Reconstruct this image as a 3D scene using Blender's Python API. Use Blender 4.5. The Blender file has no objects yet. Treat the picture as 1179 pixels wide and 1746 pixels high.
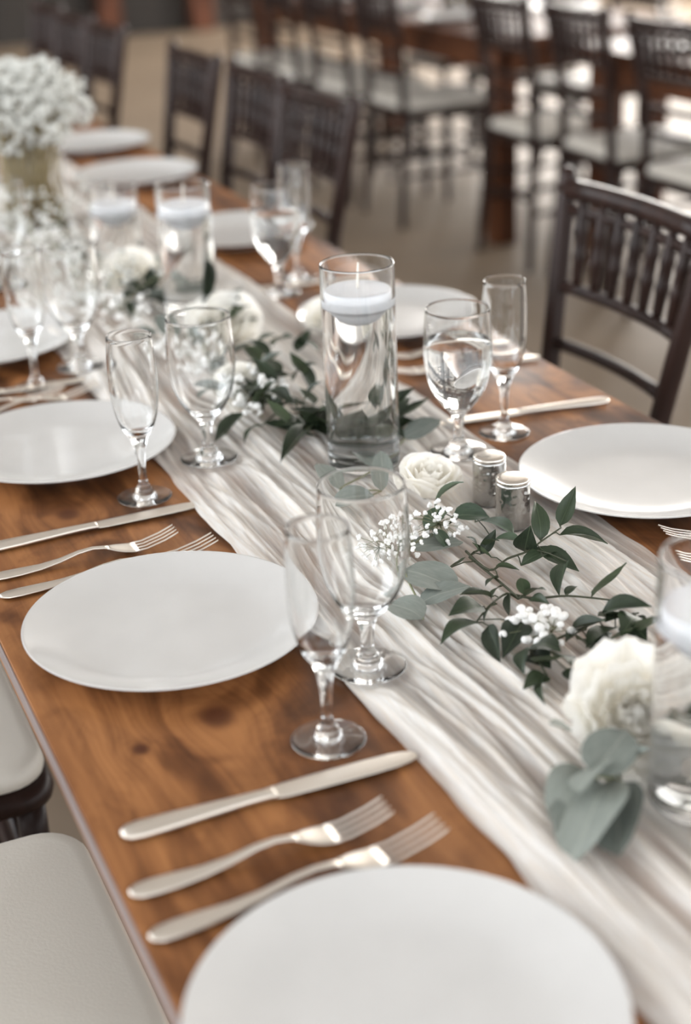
import bpy, bmesh, math, random
from mathutils import Vector, Matrix, noise as mnoise

SC = bpy.context.scene
COL = SC.collection
random.seed(7)
PI = math.pi

# ---------------------------------------------------------------- camera
cam_data = bpy.data.cameras.new('camera')
cam_data.sensor_width = 36.0
cam_data.lens = 2579.175 / 1746.0 * 36.0
cam_data.shift_y = -7.0 / 1746.0
cam_data.clip_start = 0.02
cam_data.clip_end = 200
cam_data.dof.use_dof = True
cam_data.dof.focus_distance = 1.47
cam_data.dof.aperture_fstop = 2.6
cam = bpy.data.objects.new('camera', cam_data)
COL.objects.link(cam)
PITCH, ROLL, YAW, CAM_Z = 0.415929712, -0.0446842532, 0.392480511, 0.664206991
fw = Vector((math.sin(YAW) * math.cos(PITCH), math.cos(YAW) * math.cos(PITCH), -math.sin(PITCH)))
r0 = Vector((math.cos(YAW), -math.sin(YAW), 0))
u0 = r0.cross(fw)
rv = math.cos(ROLL) * r0 + math.sin(ROLL) * u0
uv = -math.sin(ROLL) * r0 + math.cos(ROLL) * u0
cam.matrix_world = Matrix(((rv.x, uv.x, -fw.x, 0), (rv.y, uv.y, -fw.y, 0), (rv.z, uv.z, -fw.z, CAM_Z), (0, 0, 0, 1)))
SC.camera = cam

# ---------------------------------------------------------------- sky, lamps, exposure
world = bpy.data.worlds.new('overcast_sky')
SC.world = world
world.use_nodes = True
wbg = world.node_tree.nodes['Background']
wbg.inputs['Color'].default_value = (0.93, 0.965, 1.0, 1)
wbg.inputs['Strength'].default_value = 2.6

def area_light(name, loc, aim, sx, sy, power, color):
    d = bpy.data.lights.new(name, 'AREA')
    d.shape = 'RECTANGLE'; d.size = sx; d.size_y = sy
    d.energy = power; d.color = color
    o = bpy.data.objects.new(name, d)
    COL.objects.link(o)
    o.location = loc
    o.rotation_euler = (Vector(aim) - Vector(loc)).to_track_quat('-Z', 'Y').to_euler()
    return o

area_light('daylight_opening', (-4.2, 4.5, 1.9), (0.6, 1.4, 0), 7.0, 3.2, 330, (0.90, 0.95, 1.0))
area_light('far_daylight_opening', (7.5, 12.2, 1.9), (2.0, 4.0, 0), 9.0, 3.2, 1250, (1.0, 0.96, 0.91))
area_light('side_fill', (10.5, 5.5, 1.3), (3.0, 5.5, -0.3), 7.0, 2.6, 520, (1.0, 0.95, 0.88))  # added unseen fill lamp, brightens the cushions at the tables behind

SC.view_settings.view_transform = 'Standard'
SC.view_settings.look = 'None'
SC.view_settings.gamma = 1.0
SC.view_settings.use_curve_mapping = False
SC.view_settings.exposure = 0.22
cy = SC.cycles
cy.use_denoising = True
cy.max_bounces = 16
cy.transmission_bounces = 16
cy.transparent_max_bounces = 16
cy.glossy_bounces = 6
cy.diffuse_bounces = 6
cy.blur_glossy = 0.3
cy.sample_clamp_indirect = 6.0
cy.caustics_refractive = True
cy.caustics_reflective = False

# ---------------------------------------------------------------- helpers
def link(name, data, parent=None, mat=None):
    o = bpy.data.objects.new(name, data)
    COL.objects.link(o)
    if parent is not None:
        o.parent = parent
    if mat is not None and not data.materials:
        data.materials.append(mat)
    return o

def thing(name, label, cat, loc=(0, 0, 0), rz=0.0, group=None):
    o = bpy.data.objects.new(name, None)
    COL.objects.link(o)
    o.empty_display_size = 0.05
    o.location = loc
    o.rotation_euler = (0, 0, rz)
    return tag(o, label, cat, group)

def tag(o, label, cat, group=None):
    o['label'] = label
    o['category'] = cat
    if group:
        o['group'] = group
    return o

def dup(root, loc, rz, label, group=None, skip=()):
    r = root.copy(); COL.objects.link(r)
    r.location = loc; r.rotation_euler = (0, 0, rz)
    r['label'] = label
    if group:
        r['group'] = group
    for ch in list(root.children):
        if ch.name.split('.')[0] in skip:
            continue
        c = ch.copy(); COL.objects.link(c); c.parent = r
        for g in list(ch.children):
            d = g.copy(); COL.objects.link(d); d.parent = c
    return r

def mesh_from(name, verts, faces, smooth=True):
    me = bpy.data.meshes.new(name)
    me.from_pydata([tuple(v) for v in verts], [], faces)
    if smooth:
        me.polygons.foreach_set('use_smooth', [True] * len(me.polygons))
    me.update()
    return me

class MB:
    """collects shapes into one mesh"""
    def __init__(self):
        self.v = []; self.f = []; self.sm = []
    def add(self, verts, faces, smooth=True):
        b = len(self.v)
        self.v += [tuple(x) for x in verts]
        self.f += [tuple(i + b for i in f) for f in faces]
        self.sm += [smooth] * len(faces)
        return self
    def box(self, x0, x1, y0, y1, z0, z1, bev=0.0):
        if bev <= 0:
            vs = [(x, y, z) for z in (z0, z1) for y in (y0, y1) for x in (x0, x1)]
            self.add(vs, [(0, 2, 3, 1), (4, 5, 7, 6), (0, 1, 5, 4), (2, 6, 7, 3), (0, 4, 6, 2), (1, 3, 7, 5)], False)
        else:
            bm = bmesh.new()
            bmesh.ops.create_cube(bm, size=1.0)
            for q in bm.verts:
                q.co = Vector(((x0 + x1) / 2 + q.co.x * (x1 - x0), (y0 + y1) / 2 + q.co.y * (y1 - y0), (z0 + z1) / 2 + q.co.z * (z1 - z0)))
            bmesh.ops.bevel(bm, geom=bm.edges[:], offset=bev, segments=3, profile=0.5, affect='EDGES')
            bm.verts.index_update()
            self.add([q.co[:] for q in bm.verts], [[q.index for q in f.verts] for f in bm.faces], True)
            bm.free()
        return self
    def tube(self, pts, rad, n=8, cap=True):
        pts = [Vector(q) for q in pts]
        rr = rad if isinstance(rad, (list, tuple)) else [rad] * len(pts)
        vs = []; fs = []
        prev = None
        for i, q in enumerate(pts):
            t = (pts[min(i + 1, len(pts) - 1)] - pts[max(i - 1, 0)]).normalized()
            if prev is None:
                a = Vector((0, 0, 1)) if abs(t.z) < 0.9 else Vector((1, 0, 0))
                nx = t.cross(a).normalized()
            else:
                nx = (prev - t * prev.dot(t)).normalized()
            prev = nx
            ny = t.cross(nx)
            for k in range(n):
                an = 2 * PI * k / n
                vs.append(q + (nx * math.cos(an) + ny * math.sin(an)) * rr[i])
        for i in range(len(pts) - 1):
            for k in range(n):
                fs.append((i * n + k, i * n + (k + 1) % n, (i + 1) * n + (k + 1) % n, (i + 1) * n + k))
        if cap:
            fs.append(tuple(range(n - 1, -1, -1)))
            fs.append(tuple((len(pts) - 1) * n + k for k in range(n)))
        return self.add(vs, fs)
    def lathe(self, prof, n=48, center=(0, 0, 0), close=False):
        """prof: (r, z) points; a radius of 0 becomes a pole"""
        vs = []; fs = []; rings = []
        for r, z in prof:
            if r < 1e-6:
                vs.append((center[0], center[1], center[2] + z)); rings.append([len(vs) - 1])
            else:
                s = len(vs)
                for k in range(n):
                    a = 2 * PI * k / n
                    vs.append((center[0] + r * math.cos(a), center[1] + r * math.sin(a), center[2] + z))
                rings.append(list(range(s, s + n)))
        if close:
            rings.append(rings[0])
        for A, B in zip(rings, rings[1:]):
            for k in range(n):
                k2 = (k + 1) % n
                if len(A) == 1 and len(B) == 1:
                    continue
                if len(A) == 1:
                    fs.append((A[0], B[k2], B[k]))
                elif len(B) == 1:
                    fs.append((A[k], A[k2], B[0]))
                else:
                    fs.append((A[k], A[k2], B[k2], B[k]))
        return self.add(vs, fs)
    def ball(self, c, r, squash=(1, 1, 1)):
        bm = bmesh.new()
        bmesh.ops.create_icosphere(bm, subdivisions=1, radius=1.0)
        bm.verts.index_update()
        self.add([(c[0] + q.co.x * r * squash[0], c[1] + q.co.y * r * squash[1], c[2] + q.co.z * r * squash[2]) for q in bm.verts],
                 [[q.index for q in f.verts] for f in bm.faces])
        bm.free()
        return self
    def mesh(self, name='mesh', fix=True):
        me = bpy.data.meshes.new(name)
        me.from_pydata(self.v, [], self.f)
        me.polygons.foreach_set('use_smooth', self.sm)
        me.update()
        if fix:
            bm = bmesh.new(); bm.from_mesh(me)
            bmesh.ops.recalc_face_normals(bm, faces=bm.faces[:])
            bm.to_mesh(me); bm.free()
        return me
    def build(self, name, mat, parent=None, fix=True):
        return link(name, self.mesh(name, fix), parent, mat)

def smooth_prof(pts, sub=6):
    """Catmull-Rom through (r, z) points"""
    out = []
    n = len(pts)
    for i in range(n - 1):
        p0 = pts[max(i - 1, 0)]; p1 = pts[i]; p2 = pts[i + 1]; p3 = pts[min(i + 2, n - 1)]
        for k in range(sub):
            t = k / sub
            out.append(tuple(max(0.0 if a == 0 else -9, 0.5 * ((2 * p1[a]) + (-p0[a] + p2[a]) * t + (2 * p0[a] - 5 * p1[a] + 4 * p2[a] - p3[a]) * t * t + (-p0[a] + 3 * p1[a] - 3 * p2[a] + p3[a]) * t ** 3)) for a in (0, 1)))
    out.append(tuple(pts[-1]))
    return out

# ---------------------------------------------------------------- materials
def srgb(r, g, b):
    f = lambda c: (c / 255 / 12.92) if c / 255 <= 0.04045 else ((c / 255 + 0.055) / 1.055) ** 2.4
    return (f(r), f(g), f(b), 1.0)

class NT:
    def __init__(self, name):
        self.m = bpy.data.materials.new(name)
        self.m.use_nodes = True
        self.t = self.m.node_tree
        self.b = self.t.nodes['Principled BSDF']
        self.out = self.t.nodes['Material Output']
    def n(self, kind, **kw):
        nd = self.t.nodes.new(kind)
        for k, v in kw.items():
            if k.startswith('i_'):
                nd.inputs[k[2:].replace('_', ' ')].default_value = v
            else:
                setattr(nd, k, v)
        return nd
    def l(self, a, b):
        self.t.links.new(a, b)
    def math(self, op, a, b=None, c=None):
        nd = self.t.nodes.new('ShaderNodeMath'); nd.operation = op
        for i, v in enumerate((a, b, c)):
            if v is None:
                continue
            if isinstance(v, (int, float)):
                nd.inputs[i].default_value = v
            else:
                self.l(v, nd.inputs[i])
        return nd.outputs[0]
    def mix(self, fac, a, b, mode='MIX'):
        nd = self.t.nodes.new('ShaderNodeMix'); nd.data_type = 'RGBA'; nd.blend_type = mode
        for s, v in ((0, fac), (6, a), (7, b)):
            if isinstance(v, (int, float, tuple)):
                nd.inputs[s].default_value = v
            else:
                self.l(v, nd.inputs[s])
        return nd.outputs[2]
    def ramp(self, fac, stops):
        nd = self.t.nodes.new('ShaderNodeValToRGB')
        el = nd.color_ramp.elements
        while len(el) < len(stops):
            el.new(0.5)
        for e, (pos, col) in zip(el, stops):
            e.position = pos; e.color = col
        self.l(fac, nd.inputs['Fac'])
        return nd.outputs['Color']
    def mapped(self, scale, loc=(0, 0, 0), coord='Object'):
        tc = self.n('ShaderNodeTexCoord')
        mp = self.n('ShaderNodeMapping')
        mp.inputs['Scale'].default_value = scale
        mp.inputs['Location'].default_value = loc
        self.l(tc.outputs[coord], mp.inputs['Vector'])
        return mp.outputs['Vector']
    def noise(self, vec, scale=5.0, detail=4.0, rough=0.5, dist=0.0):
        nd = self.n('ShaderNodeTexNoise')
        nd.inputs['Scale'].default_value = scale; nd.inputs['Detail'].default_value = detail
        nd.inputs['Roughness'].default_value = rough; nd.inputs['Distortion'].default_value = dist
        self.l(vec, nd.inputs['Vector'])
        return nd.outputs['Fac']
    def bump(self, h, strength=0.3, dist=0.01):
        nd = self.n('ShaderNodeBump')
        nd.inputs['Strength'].default_value = strength; nd.inputs['Distance'].default_value = dist
        self.l(h, nd.inputs['Height'])
        self.l(nd.outputs['Normal'], self.b.inputs['Normal'])
    def set(self, **kw):
        for k, v in kw.items():
            key = k.replace('_', ' ')
            if isinstance(v, (int, float, tuple)):
                self.b.inputs[key].default_value = v
            else:
                self.l(v, self.b.inputs[key])
        return self

M = {}

def make_wood(name, cols, knots=(), rough=0.42, seed=0.0):
    """stained pine: grain runs along local Y, smoky stain patches, knots at given (x, y)"""
    t = NT(name)
    tc = t.n('ShaderNodeTexCoord')
    sep = t.n('ShaderNodeSeparateXYZ'); t.l(tc.outputs['Object'], sep.inputs[0])
    X, Y, Z = sep.outputs[0], sep.outputs[1], sep.outputs[2]
    oi = t.n('ShaderNodeObjectInfo')
    knotmask = None; push = None
    for kx, ky, kr in knots:
        dx = t.math('MULTIPLY', t.math('SUBTRACT', X, kx), 1.0)
        dy = t.math('MULTIPLY', t.math('SUBTRACT', Y, ky), 0.8)
        d = t.math('SQRT', t.math('ADD', t.math('MULTIPLY', dx, dx), t.math('MULTIPLY', dy, dy)))
        g = t.math('POWER', 2.718, t.math('MULTIPLY', t.math('MULTIPLY', d, d), -1.0 / (kr * kr * 9)))
        sgn = t.math('MULTIPLY', t.math('MULTIPLY', dx, g), -0.8)
        core = t.math('POWER', 2.718, t.math('MULTIPLY', t.math('POWER', t.math('DIVIDE', d, kr), 4.0), -1.0))
        push = sgn if push is None else t.math('ADD', push, sgn)
        knotmask = core if knotmask is None else t.math('MAXIMUM', knotmask, core)
    Xw = X if push is None else t.math('ADD', X, push)
    comb = t.n('ShaderNodeCombineXYZ')
    t.l(Xw, comb.inputs[0]); t.l(Y, comb.inputs[1])
    t.l(t.math('ADD', Z, t.math('ADD', t.math('MULTIPLY', oi.outputs['Random'], 37.0), seed)), comb.inputs[2])
    def stretched(sx, sy, sz, det, rough_, dist=0.0):
        mp = t.n('ShaderNodeMapping'); mp.inputs['Scale'].default_value = (sx, sy, sz)
        t.l(comb.outputs[0], mp.inputs['Vector'])
        return t.noise(mp.outputs['Vector'], 1.0, det, rough_, dist)
    grain = stretched(240, 7, 1, 3, 0.55)
    cath = stretched(22, 1.8, 1, 4, 0.55, 1.2)
    patch = stretched(8.5, 4.2, 1, 3, 0.5, 1.2)
    base = t.ramp(cath, [(0.30, cols[0]), (0.44, cols[1]), (0.57, cols[2]), (0.72, cols[1])])
    dark = t.ramp(patch, [(0.34, (0.16, 0.13, 0.12, 1)), (0.45, (0.48, 0.43, 0.41, 1)), (0.53, (0.92, 0.90, 0.89, 1)), (0.72, (1.0, 1.0, 1.0, 1))])
    c = t.mix(0.9, base, dark, 'MULTIPLY')
    smoke = stretched(16, 9, 1, 4, 0.6, 1.5)
    c = t.mix(0.6, c, t.ramp(smoke, [(0.33, (0.55, 0.5, 0.48, 1)), (0.5, (1, 1, 1, 1))]), 'MULTIPLY')
    gr = t.ramp(grain, [(0.35, (0.72, 0.68, 0.66, 1)), (0.55, (1, 1, 1, 1))])
    c = t.mix(0.35, c, gr, 'MULTIPLY')
    if knotmask is not None:
        c = t.mix(t.math('MULTIPLY', knotmask, t.math('ADD', 0.55, t.math('MULTIPLY', cath, 0.5))), c, cols[3])
    t.set(Base_Color=c, Roughness=rough)
    t.b.inputs['Specular IOR Level'].default_value = 0.2
    t.bump(grain, 0.08, 0.002)
    return t.m

WOODC = [srgb(106, 68, 41), srgb(144, 95, 57), srgb(170, 116, 71), srgb(66, 32, 21)]
M['table'] = make_wood('stained_pine_top', WOODC, [(0.309, 1.047, 0.0155), (0.237, 1.028, 0.007), (0.90, 1.13, 0.012), (0.30, 1.52, 0.012)])
M['table_dark'] = make_wood('stained_pine_frame', [srgb(70, 42, 28), srgb(98, 60, 38), srgb(112, 70, 46), srgb(60, 34, 22)], (), 0.45, 5.0)

def plain(name, col, rough=0.5, metal=0.0, **kw):
    t = NT(name)
    t.set(Base_Color=col, Roughness=rough, Metallic=metal, **kw)
    return t.m

def make_porcelain():
    t = NT('white_porcelain')
    v = t.mapped((1, 1, 1))
    n = t.noise(v, 18, 2)
    c = t.ramp(n, [(0.3, srgb(204, 202, 199)), (0.7, srgb(209, 207, 204))])
    t.set(Base_Color=c, Roughness=0.16)
    t.b.inputs['Specular IOR Level'].default_value = 0.5
    return t.m
M['porcelain'] = make_porcelain()

def make_glass(name, ior=1.5, col=(1, 1, 1, 1)):
    t = NT(name)
    g = t.n('ShaderNodeBsdfGlass')
    g.inputs['IOR'].default_value = ior; g.inputs['Roughness'].default_value = 0.0
    g.inputs['Color'].default_value = col
    t.l(g.outputs[0], t.out.inputs['Surface'])
    return t.m
M['glass'] = make_glass('clear_glass', 1.48, (0.998, 1, 0.999, 1))
M['water'] = make_glass('still_water', 1.333, (0.998, 1, 1, 1))

def make_steel():
    t = NT('brushed_steel')
    n = t.noise(t.mapped((30, 30, 30)), 1.0, 2)
    t.set(Base_Color=srgb(234, 226, 215), Metallic=1.0, Roughness=t.math('ADD', t.math('MULTIPLY', n, 0.06), 0.35))
    return t.m
M['steel'] = make_steel()

def make_hammered():
    t = NT('hammered_silver')
    n = t.noise(t.mapped((1, 1, 1)), 60, 2)
    t.set(Base_Color=srgb(186, 185, 183), Metallic=1.0, Roughness=t.math('ADD', t.math('MULTIPLY', n, 0.08), 0.12))
    return t.m
M['hammered'] = make_hammered()
M['silver'] = plain('polished_silver', srgb(222, 214, 204), 0.2, 1.0)

def make_wax():
    t = NT('white_wax')
    n = t.noise(t.mapped((1, 1, 1)), 40, 2)
    t.set(Base_Color=t.ramp(n, [(0.3, srgb(232, 233, 236)), (0.7, srgb(240, 240, 243))]), Roughness=0.45)
    t.b.inputs['Subsurface Weight'].default_value = 0.0
    t.b.inputs['Subsurface Radius'].default_value = (0.01, 0.008, 0.006)
    return t.m
M['wax'] = make_wax()
M['wick'] = plain('cotton_wick', srgb(238, 232, 220), 0.9)

def make_gauze():
    t = NT('white_gauze')
    fine = t.noise(t.mapped((420, 26, 1)), 1.0, 4, 0.6, 0.6)
    mid = t.noise(t.mapped((70, 6, 1)), 1.0, 3, 0.5, 0.8)
    at = t.n('ShaderNodeAttribute'); at.attribute_name = 'gather'
    gather = at.outputs['Fac']
    t.set(Base_Color=t.ramp(fine, [(0.3, srgb(236, 226, 213)), (0.6, srgb(247, 244, 239))]), Roughness=0.9)
    h = t.math('ADD', t.math('MULTIPLY', fine, 0.45), mid)
    t.bump(h, 0.45, 0.004)
    tr = t.n('ShaderNodeBsdfTransparent')
    tl = t.n('ShaderNodeBsdfTranslucent'); tl.inputs['Color'].default_value = srgb(244, 240, 234)
    m1 = t.n('ShaderNodeMixShader'); m1.inputs[0].default_value = 0.22
    t.l(t.b.outputs[0], m1.inputs[1]); t.l(tl.outputs[0], m1.inputs[2])
    m2 = t.n('ShaderNodeMixShader')
    fac = t.n('ShaderNodeMapRange'); fac.inputs['From Min'].default_value = 0.12; fac.inputs['From Max'].default_value = 0.55
    fac.inputs['To Min'].default_value = 0.52; fac.inputs['To Max'].default_value = 0.0
    t.l(t.math('ADD', gather, t.math('MULTIPLY', t.math('SUBTRACT', mid, 0.5), 0.8)), fac.inputs['Value'])
    t.l(fac.outputs[0], m2.inputs[0]); t.l(m1.outputs[0], m2.inputs[1]); t.l(tr.outputs[0], m2.inputs[2])
    t.l(m2.outputs[0], t.out.inputs['Surface'])
    return t.m
M['gauze'] = make_gauze()

def make_leaf(name, c0, c1, back, rough):
    t = NT(name)
    oi = t.n('ShaderNodeObjectInfo')
    n = t.noise(t.mapped((3, 12, 3)), 1.5, 3)
    f = t.math('ADD', t.math('MULTIPLY', n, 0.6), t.math('MULTIPLY', oi.outputs['Random'], 0.4))
    c = t.ramp(f, [(0.25, c0), (0.75, c1)])
    tc = t.n('ShaderNodeTexCoord'); sp = t.n('ShaderNodeSeparateXYZ'); t.l(tc.outputs['Object'], sp.inputs[0])
    rib = t.math('LESS_THAN', t.math('ABSOLUTE', sp.outputs[1]), 0.018)
    c = t.mix(t.math('MULTIPLY', rib, 0.45), c, back)
    geo = t.n('ShaderNodeNewGeometry')
    c = t.mix(t.math('MULTIPLY', geo.outputs['Backfacing'], 0.5), c, back)
    t.set(Base_Color=c, Roughness=rough)
    t.b.inputs['Specular IOR Level'].default_value = 0.3
    v = t.noise(t.mapped((2, 40, 2)), 1.0, 2)
    t.bump(v, 0.1, 0.01)
    return t.m
M['ruscus'] = make_leaf('ruscus_leaf', srgb(36, 46, 34), srgb(58, 70, 50), srgb(92, 106, 80), 0.42)
M['eucalyptus'] = make_leaf('eucalyptus_leaf', srgb(114, 121, 115), srgb(143, 148, 140), srgb(165, 168, 158), 0.6)
M['broadleaf'] = make_leaf('broad_leaf', srgb(54, 68, 54), srgb(84, 100, 80), srgb(124, 138, 116), 0.45)
M['stem'] = plain('green_stem', srgb(62, 66, 46), 0.6)
M['dry_stem'] = plain('pale_green_stem', srgb(126, 128, 98), 0.7)

def make_petal():
    t = NT('white_petal')
    n = t.noise(t.mapped((60, 60, 20)), 1.0, 2)
    t.set(Base_Color=t.ramp(n, [(0.3, srgb(251, 249, 243)), (0.7, srgb(254, 253, 250))]), Roughness=0.6)
    tl = t.n('ShaderNodeBsdfTranslucent'); tl.inputs['Color'].default_value = srgb(253, 250, 243)
    m1 = t.n('ShaderNodeMixShader'); m1.inputs[0].default_value = 0.4
    t.l(t.b.outputs[0], m1.inputs[1]); t.l(tl.outputs[0], m1.inputs[2])
    t.l(m1.outputs[0], t.out.inputs['Surface'])
    return t.m
M['petal'] = make_petal()
M['cloud_blossom'] = plain('greyish_white_blossom', srgb(206, 206, 200), 0.8)  # greyer white than the sprig blossoms
M['blossom'] = plain('white_blossom', srgb(244, 243, 240), 0.7)

def make_chairwood():
    t = NT('mahogany_chair_wood')
    n = t.noise(t.mapped((20, 20, 4)), 1.5, 3)
    t.set(Base_Color=t.ramp(n, [(0.3, srgb(32, 22, 19)), (0.7, srgb(50, 34, 29))]), Roughness=0.38)
    t.b.inputs['Specular IOR Level'].default_value = 0.2
    return t.m
M['chair'] = make_chairwood()

def make_cushion():
    t = NT('ivory_vinyl')
    n = t.noise(t.mapped((1, 1, 1)), 300, 2)
    t.set(Base_Color=srgb(218, 212, 201), Roughness=0.5)
    t.bump(n, 0.12, 0.002)
    return t.m
M['cushion'] = make_cushion()

def make_concrete():
    t = NT('polished_concrete')
    v = t.mapped((1, 1, 1))
    a = t.noise(v, 0.7, 5, 0.6, 0.4); b = t.noise(v, 9, 4)
    c = t.ramp(a, [(0.3, srgb(114, 99, 83)), (0.55, srgb(138, 121, 102)), (0.75, srgb(152, 134, 114))])
    c = t.mix(0.35, c, t.ramp(b, [(0.3, (0.7, 0.7, 0.7, 1)), (0.7, (1, 1, 1, 1))]), 'MULTIPLY')
    t.set(Base_Color=c, Roughness=0.55)
    return t.m
M['floor'] = make_concrete()

def make_wallmat():
    t = NT('dark_barn_board')
    n = t.noise(t.mapped((8, 8, 0.5)), 1.0, 4)
    t.set(Base_Color=t.ramp(n, [(0.3, srgb(38, 34, 31)), (0.7, srgb(58, 52, 47))]), Roughness=0.8)
    return t.m
M['wall'] = make_wallmat()
def make_ceiling():
    t = NT('barn_roof_boards')
    n = t.noise(t.mapped((7, 0.5, 1)), 1.0, 4)
    t.set(Base_Color=t.ramp(n, [(0.3, srgb(180, 179, 178)), (0.7, srgb(206, 205, 204))]), Roughness=0.8)
    return t.m
M['added_ceiling'] = make_ceiling()
M['edge'] = plain('grey_edge_sheen', srgb(140, 126, 123), 0.4)  # grazing sheen of the table side, painted as a grey tone
M['post'] = make_wood('brown_post', [srgb(74, 46, 34), srgb(100, 62, 44), srgb(112, 70, 50), srgb(60, 34, 22)], (), 0.6, 3.0)
M['vase_fill'] = plain('tan_stems', srgb(150, 132, 92), 0.7)

# ================================================================ structure
def structure(name, mb, mat):
    o = mb.build(name, mat)
    o['kind'] = 'structure'
    return o
structure('floor', MB().box(-9, 16, -4, 20, -0.80, -0.76), M['floor'])
structure('wall_back', MB().box(-9, 16, 12.8, 13.1, -0.76, 3.6), M['wall'])
structure('added_ceiling', MB().box(-9, 16, -4, 13.1, 3.6, 3.75), M['added_ceiling'])  # unseen ceiling, added to shut out overhead sky and cut table haze
for i, (px_, w_) in enumerate(((3.35, 0.2), (4.15, 0.2), (5.6, 0.2), (7.4, 0.2), (1.6, 0.2))):
    structure('trim_%d' % (i + 1), MB().box(px_ - w_ / 2, px_ + w_ / 2, 12.66, 12.8, -0.76, 3.6), M['post'])

# ================================================================ farm tables
def farm_table(label, x0, x1, y0, y1, legs_y, mat, group=None, edge=False):
    root = thing('farm_table', label, 'table', ((x0 + x1) / 2, (y0 + y1) / 2, -0.76), 0, group)
    def child(name, mb, m):
        o = mb.build(name, m, root)
        o.location = (-(x0 + x1) / 2, -(y0 + y1) / 2, 0.76)
        return o
    cuts = [x0, x0 + 0.268, x0 + 0.448, x0 + 0.618, x1]
    for a, c in zip(cuts, cuts[1:]):
        child('plank', MB().box(a + 0.0002, c - 0.0002, y0, y1, -0.030, 0.0, 0.0012), mat)
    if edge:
        e = child('edge_sheen_strip', MB().box(x0 - 0.0016, x0 - 0.0001, y0, y1, -0.018, -0.0014, 0.0005), M['edge'])  # thin strip whose colour stands in for the side face's reflection
        e['label'] = 'pale grey painted sheen along the edge'
    ins = 0.07
    child('apron', MB().box(x0 + ins, x0 + ins + 0.022, y0 + ins, y1 - ins, -0.13, -0.0301), M['table_dark'])
    child('apron', MB().box(x1 - ins - 0.022, x1 - ins, y0 + ins, y1 - ins, -0.13, -0.0301), M['table_dark'])
    child('apron', MB().box(x0 + ins, x1 - ins, y0 + ins, y0 + ins + 0.022, -0.13, -0.0301), M['table_dark'])
    child('apron', MB().box(x0 + ins, x1 - ins, y1 - ins - 0.022, y1 - ins, -0.13, -0.0301), M['table_dark'])
    for yy in legs_y:
        for xx in (x0 + ins + 0.022, x1 - ins - 0.022):
            child('leg', MB().box(xx - 0.045, xx + 0.045, yy - 0.045, yy + 0.045, -0.76, -0.0302, 0.004), M['table_dark'])
    return root
XL, XR = 0.1721, 1.0157
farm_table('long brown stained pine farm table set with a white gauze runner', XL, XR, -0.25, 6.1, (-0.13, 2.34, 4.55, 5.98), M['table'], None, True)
farm_table('dark wooden farm table behind, its thick corner leg standing on the open floor', 2.66, 3.50, 4.86, 7.5, (4.98, 7.38), M['table_dark'], )
farm_table('dark wooden farm table at the upper right, behind the near spindle chair', 2.80, 3.64, 1.6, 4.62, (1.72, 4.50), M['table_dark'])

# ================================================================ gauze runner
# where a foot or a base presses the cloth flat: x, y, radius
PRESS = [(0.452, 1.056, 0.034), (0.486, 1.586, 0.034), (0.440, 2.010, 0.034), (0.448, 2.50, 0.034), (0.754, 1.467, 0.034), (0.642, 1.488, 0.043), (0.594, 0.766, 0.043),
         (0.664, 2.190, 0.043), (0.626, 2.465, 0.043), (0.716, 1.322, 0.019), (0.708, 1.257, 0.019), (0.8855, 1.2854, 0.13), (0.9011, 1.9787, 0.13), (0.89, 2.6, 0.13), (0.879, 3.23, 0.13), (0.899, 3.66, 0.13), (0.556, 2.905, 0.085), (0.60, 4.30, 0.08)]
def runner(name, label, x0, x1, y0, y1, nx, ny):
    vs = []; fs = []; ga = []
    for j in range(ny + 1):
        y = y0 + (y1 - y0) * j / ny
        e0 = 0.007 * mnoise.noise((y * 5, 1.3, 0)) + 0.003 * mnoise.noise((y * 24, 4.3, 0))
        e1 = 0.009 * mnoise.noise((y * 5, 7.7, 0)) + 0.004 * mnoise.noise((y * 24, 9.1, 0))
        for i in range(nx + 1):
            s = i / nx
            x = x0 + e0 + (x1 + e1 - x0 - e0) * s
            u = x + 0.022 * mnoise.noise((y * 1.7, x * 3, 2.2)) + 0.010 * mnoise.noise((y * 5.0, x * 8, 5.2))
            a = 1 - abs(mnoise.noise((u * 15, y * 0.8, 0.4)) * 2.2)
            b = 1 - abs(mnoise.noise((u * 36, y * 1.5, 3.4)) * 2.2)
            e = 1 - abs(mnoise.noise((u * 80, y * 2.6, 8.4)) * 2.2)
            c = 1 - abs(mnoise.noise((u * 150, y * 4.0, 6.4)) * 2.2)
            v2 = 1 - abs(mnoise.noise(((u + 0.12 * y) * 44, y * 1.2, 12.4)) * 2.6)
            d = mnoise.noise((u * 60, y * 30, 9.4))
            gat = 0.32 * max(0, a) ** 1.5 + 0.34 * max(0, b) ** 1.5 + 0.24 * max(0, e) + 0.12 * max(0, c)
            h = 0.0105 * max(0, a) ** 2.2 + 0.0085 * max(0, b) ** 1.8 + 0.0046 * max(0, e) ** 1.6 + 0.0020 * max(0, c) ** 1.5 + 0.0040 * max(0, v2) ** 3 + 0.0006 * d
            edge = min(1.0, min(s, 1 - s) / 0.05)
            for px_, py_, pr_ in PRESS:
                if abs(y - py_) < pr_ + 0.03 and abs(x - px_) < pr_ + 0.03:
                    q = (math.hypot(x - px_, y - py_) - pr_) / 0.025
                    h *= 0.10 + 0.90 * min(1.0, max(0.0, q))
            z = 0.0018 + 0.72 * h * (0.25 + 0.75 * edge)
            vs.append((x, y, max(0.0010, z))); ga.append(gat)
    for j in range(ny):
        for i in range(nx):
            q = j * (nx + 1) + i
            fs.append((q, q + 1, q + nx + 2, q + nx + 1))
    me = mesh_from(name, vs, fs)
    me.attributes.new('gather', 'FLOAT', 'POINT').data.foreach_set('value', ga)
    o = link(name, me, None, M['gauze'])
    return tag(o, label, 'table runner')
runner('table_runner', 'rumpled white gauze runner laid down the middle of the brown table', 0.428, 0.800, -0.20, 6.05, 270, 1150)

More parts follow.
